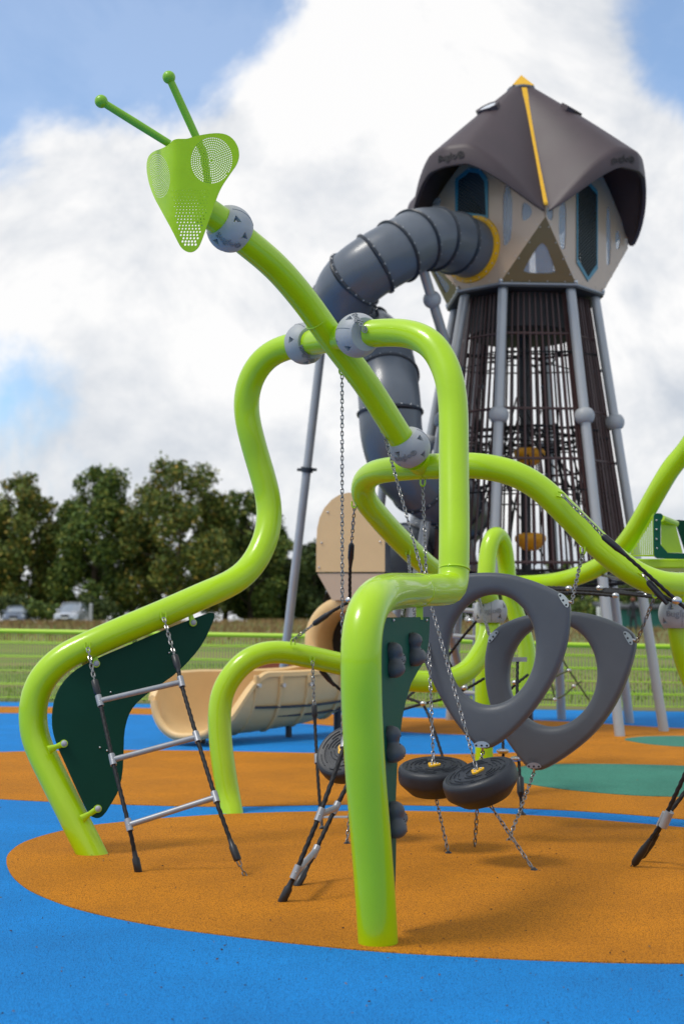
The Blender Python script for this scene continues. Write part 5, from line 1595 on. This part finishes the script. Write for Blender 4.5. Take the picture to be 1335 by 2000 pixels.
for dz, ex in ((-.33, .045), (-.43, .0)):
    pts = []
    for k in range(9):
        f = .22 + .5 * k / 8; i = int(f * (n - 1)); c = cs[i]; t = (cs[min(n - 1, i + 1)] - cs[i - 1]).normalized(); s_ = V((-t.y, t.x, 0)); sg = 1 if s_.y < 0 else -1
        pts.append(c + s_ * sg * (lerps(4, f) + .035 - (.135 if ex == 0 else .045)) + UP * (lerps(2, f) + dz))
    mb.tube(pts, .014, 8)
mb.build('recess_shade_rod', SLATED, ch)  # dark strips drawn for the shade in the chute's side recesses
for f, r_ in ((.88, .035), (.18, .045), (.45, .035)):
    i = int(f * (n - 1)); c = cs[i]; mb = MB(); mb.cyl((c.x, c.y, -.05), (c.x, c.y, lerps(3, f) - .01), r_, 14); mb.build('support_foot', SLATED, ch)
# orange-brown board seen beyond the chute
rp = thing('rust_board', 'low rust-red rounded board behind the beige chute', 'play panel', G(535, 1395))
p0r = P(530, 1320, 18.5)
mb = MB(); mb.prism(smooth2d([(-.42, -.75), (.42, -.75), (.42, .02), (.28, .17), (0, .20), (-.28, .15), (-.42, -.05)], it=1), [], lambda a, b: p0r + RGT * a + UP * b, lambda a, b: V((0, 1, 0)), .03); mb.build('board', RED, rp, 30)
mb = MB()
for s_ in (-1, 1): mb.cyl((p0r.x + s_ * .3, p0r.y + .07, -.05), (p0r.x + s_ * .3, p0r.y + .07, p0r.z - .1), .035, 12)
mb.build('post', SLATED, rp)

# ================================================================== SECOND CLIMBER (right, behind)
sc_ = thing('arch_climber', 'second lime green tube frame behind the grey rings, with arch, deck and net', 'climbing frame', G(945, 1500))
tube_part('arch_tube', [(1318 - 300, 1350, 12.3), (1026, 1320, 12.35), (1029, 1290, 12.4), (1024, 1250, 12.45), (1012, 1215, 12.5), (1000, 1180, 12.52), (992, 1141, 12.55), (988, 1105, 12.55), (984.5, 1075, 12.5), (980, 1055, 12.45), (970, 1043, 12.4), (959, 1054, 12.3), (952, 1081, 12.25), (949, 1117, 12.2), (947, 1170, 12.15), (945, 1240, 12.12), (944, 1330, 12.1), (944, 1420, 12.1), (945, 1499, 12.1)][0:], root=sc_, toground=True)
mb = MB(); mb.tube(spline([P(1018, 1350, 12.3), P(1004, 1368, 12.25), P(980, 1380, 12.2), P(948, 1384, 12.12)], .04, 2), DT, 28); mb.build('lower_tube', LIME, sc_)
tube_part('rising_tube', [(1400, 800, 10.6), (1362, 845, 10.8), (1335, 885, 10.9), (1314, 907.5, 10.95), (1294, 939, 11.0), (1273.5, 975, 11.1), (1253, 1011, 11.2), (1231, 1047, 11.3), (1204, 1080, 11.45), (1170, 1106, 11.6), (1129.5, 1124, 11.8), (1095, 1134, 12.0), (1060, 1139, 12.2), (1020, 1141, 12.35), (988, 1140, 12.5)], root=sc_)
mb = MB(); mb.tube([P(1400, 800, 10.6), P(1440, 900, 10.7), G(1460, 1555)], DT, 24); mb.build('outer_leg', LIME, sc_)
# deck with green frame and perforated side
dk = MB(); q1, q2 = P(1224, 1098, 11.1), P(1400, 1104, 11.1)
dk.box((q1 + q2) / 2 + V((0, .35, 0)), (q2.x - q1.x, .75, .075)); bevel(dk.build('deck', LIME, sc_, 30), .012)
tri = [(1227, 1087), (1277, 1087), (1277, 1000), (1272, 1006)]
p0d = P(1260, 1060, 11.05); nd = V((0, -1, 0))
def td(p): q = W(p[0], p[1], p0d, nd) - p0d; return (q.x, q.z)
t2 = [td(p) for p in tri]; hs = []
x0, x1 = min(p[0] for p in t2), max(p[0] for p in t2); z0, z1 = min(p[1] for p in t2), max(p[1] for p in t2)
yy = z0 + .02
while yy < z1:
    xx = x0 + .012
    while xx < x1 - .008:
        def inn(x, y):
            c = False; j = 3
            for i in range(4):
                xi, yi = t2[i]; xj, yj = t2[j]
                if (yi > y) != (yj > y) and x < (xj - xi) * (y - yi) / (yj - yi) + xi: c = not c
                j = i
            return c
        if all(inn(xx + a, yy + b) for a, b in ((.012, 0), (-.012, 0), (0, .012), (0, -.012))): hs.append(ellipse(xx, yy, .0058, .0058, 6))
        xx += .0155
    yy += .0155
mb = MB(); mb.prism(t2, hs, lambda a, b: p0d + V((a, 0, b)), lambda a, b: V((0, 1, 0)), .004); mb.build('perforated_panel', LIME, sc_, 30)
def plate(name, pxs, d, th, m, it=1, par=None):
    p0_ = P(pxs[0][0], pxs[0][1], d); f = lambda p: (lambda q: (q.x, q.z))(W(p[0], p[1], p0_, nd) - p0_)
    po = [f(p) for p in pxs]; po = smooth2d(po, it=it) if it else po
    mb = MB(); mb.prism(po, [], lambda a, b: p0_ + V((a, 0, b)), lambda a, b: V((0, 1, 0)), th); return mb.build(name, m, par or sc_, 30)
fr = plate('green_frame', [(1275.5, 1012), (1277, 1004), (1283, 1002), (1291, 1003), (1294, 1008), (1292, 1014), (1289, 1018), (1289, 1079), (1345, 1081), (1360, 1081), (1360, 1092), (1285, 1091), (1278, 1088), (1276, 1080)], 10.9, .02, DGREEN)
plate('green_wing', [(1317, 1016), (1324, 1015), (1345, 1018), (1360, 1040), (1360, 1080), (1338, 1080), (1330, 1055)], 11.4, .02, DARKPLATE)
plate('lime_sheet', [(1290, 1017), (1318, 1024), (1332, 1080), (1290, 1079)], 11.15, .01, LIME, it=0)
mb = MB(); mb.tube([P(1291, 1012, 11.0), P(1319, 1023, 11.2)], .026, 14); mb.build('rail', LIME, sc_)
mb = MB()
for (x, y) in ((1281, 1016), (1281, 1034), (1281, 1053), (1282, 1071), (1297, 1085), (1330, 1084)): mb.sphere(P(x, y, 10.885), .008, 8, 5)
mb.build('screw', BOLT, fr)

# nets of the second climber
def seg_net(name, label, segs, clamps, base, r_=.0105, m=ROPE, grp=None, discs=()):
    root = thing(name, label, 'rope net', base, grp)
    for s_ in segs:
        mb = MB(); mb.rope(spline([P(*p) for p in s_], .06, 1), r_, strands=r_ > .0101); mb.build('rope', m, root, 60)
    for c in clamps:
        mb = MB(); mb.sphere(P(*c), .022, 14, 8, (1.1, .9, .85)); mb.build('cross_clamp', BOLT, root)
    return root
seg_net('rope_net', 'flat horizontal net of black ropes seen edge-on above the rear grey ring',
        [[(1048, 1146, 10.8), (1150, 1150, 10.4), (1262, 1152, 10.0)], [(1040, 1150, 10.4), (1140, 1153, 10.0), (1286, 1162, 9.4)], [(1055, 1158, 9.9), (1130, 1158, 9.7), (1201, 1164, 9.5)],
         [(1120, 1148, 10.9), (1190, 1153, 10.2), (1260, 1164, 9.6)], [(1090, 1147, 10.9), (1120, 1156, 9.9)], [(1190, 1150, 10.6), (1238, 1160, 9.6)], [(1105, 1160, 9.7), (1140, 1150, 10.7)], [(1060, 1150, 10.9), (1200, 1158, 9.7), (1290, 1168, 9.3)]],
        [(1170, 1148, 9.7), (1201, 1163, 9.5), (1110, 1149, 9.9), (1262, 1163, 9.5)], P(1170, 1150, 10))
mb = MB(); mb.chain([P(1172, 1123, 11.7), P(1190, 1126, 11.2), P(1208, 1131, 10.8)], **LODCH)
tag(mb.build('slack_chain', STEEL, None, 60), 'short slack chain hanging off the rising green tube above the flat net', 'chain')
seg_net('climbing_net', 'angular black rope net seen through and left of the front grey ring',
        [[(930, 1213, 10.8), (898, 1250, 10.9), (868, 1290, 11.0), (850, 1312, 11.0)], [(785, 1386, 11.0), (806, 1380, 10.9), (826, 1374, 10.8), (852, 1369, 10.9), (905, 1348, 10.8), (945, 1325, 10.7)],
         [(790, 1362, 11.1), (808, 1368, 10.95), (826, 1374, 10.8)], [(790, 1366, 10.9), (808, 1351, 11.1)], [(826, 1376, 10.8), (838, 1400, 10.7), (866, 1485, 10.5)], [(866, 1275, 11), (885, 1310, 11.2)],
         [(990, 1352, 10.9), (1007, 1336, 10.8), (1030, 1318, 10.9)], [(1010, 1290, 9.6), (1009, 1345, 9.5), (1011, 1450, 9.35), (1018, 1591, 9.1)], [(981, 1430, 10.2), (982, 1480, 10.1), (981, 1530, 9.9)]],
        [(826, 1374, 10.75), (907, 1343, 10.75), (918, 1212, 10.8), (1005, 1333, 10.8)], G(1018, 1592))
cn = [o for o in COL.objects if o.name == 'climbing_net'][0]
for (x, y, d) in ((981, 1467, 10.1), (1008, 1482, 9.3)):
    mb = MB(); mb.lathe([(.01, -.02), (.03, -.018), (.045, -.004), (.046, .004), (.03, .014), (.012, .018)], P(x, y, d), UP, 20); mb.build('washer', BOLT, cn)
mb = MB(); mb.tube([P(1014, 1515, 9.2), P(1015, 1520, 9.2), P(1016, 1548, 9.15), P(1016, 1556, 9.15)], [.012, .024, .024, .014], 14); mb.build('sleeve', SLEEVE, cn)
mb = MB(); mb.box(P(1013, 1288, 9.6), (.10, .04, .03)); mb.build('rope_bracket', ALU, cn)
mb = MB(); mb.lathe([(.03, 0), (.028, .008), (.012, .02), (.006, .03)], G(1018, 1592, .006), UP, 14); mb.build('ground_anchor', SLEEVE, cn)
seg_net('far_net', 'thin olive rope net far behind the rear grey ring, in front of the fence',
        [[(1094, 1282, 15.5), (1112, 1312, 15.5), (1150, 1368, 15.5)], [(1120, 1340, 15.5), (1092, 1364, 15.5), (1058, 1366, 15.5)], [(1070, 1328, 15.6), (1112, 1308, 15.5)], [(1076, 1336, 15.5), (1083, 1366, 15.5)], [(1120, 1341, 15.5), (1135, 1330, 15.5)]],
        [(1110, 1309, 15.5), (1120, 1340, 15.4), (1083, 1366, 15.4)], G(1100, 1440), .0100, mat('olive_rope', (.07, .085, .03), .7))
# handrails seen through the ring
hr = thing('handrail', 'short grey double handrail seen through the front grey ring', 'rail', G(905, 1420))
for y in (1192, 1244, 1353):
    mb = MB(); mb.tube([P(884, y - 2, 14.0), P(934, y + 2, 14.0)], .024, 12); mb.build('rail', POLE, hr)
mb = MB(); mb.tube([P(928, 1180, 14.05), G(928, 1463, -.05)], .03, 12); mb.build('post', POLE, hr)
print('faces', sum(len(o.data.polygons) for o in COL.objects if o.type == 'MESH'))
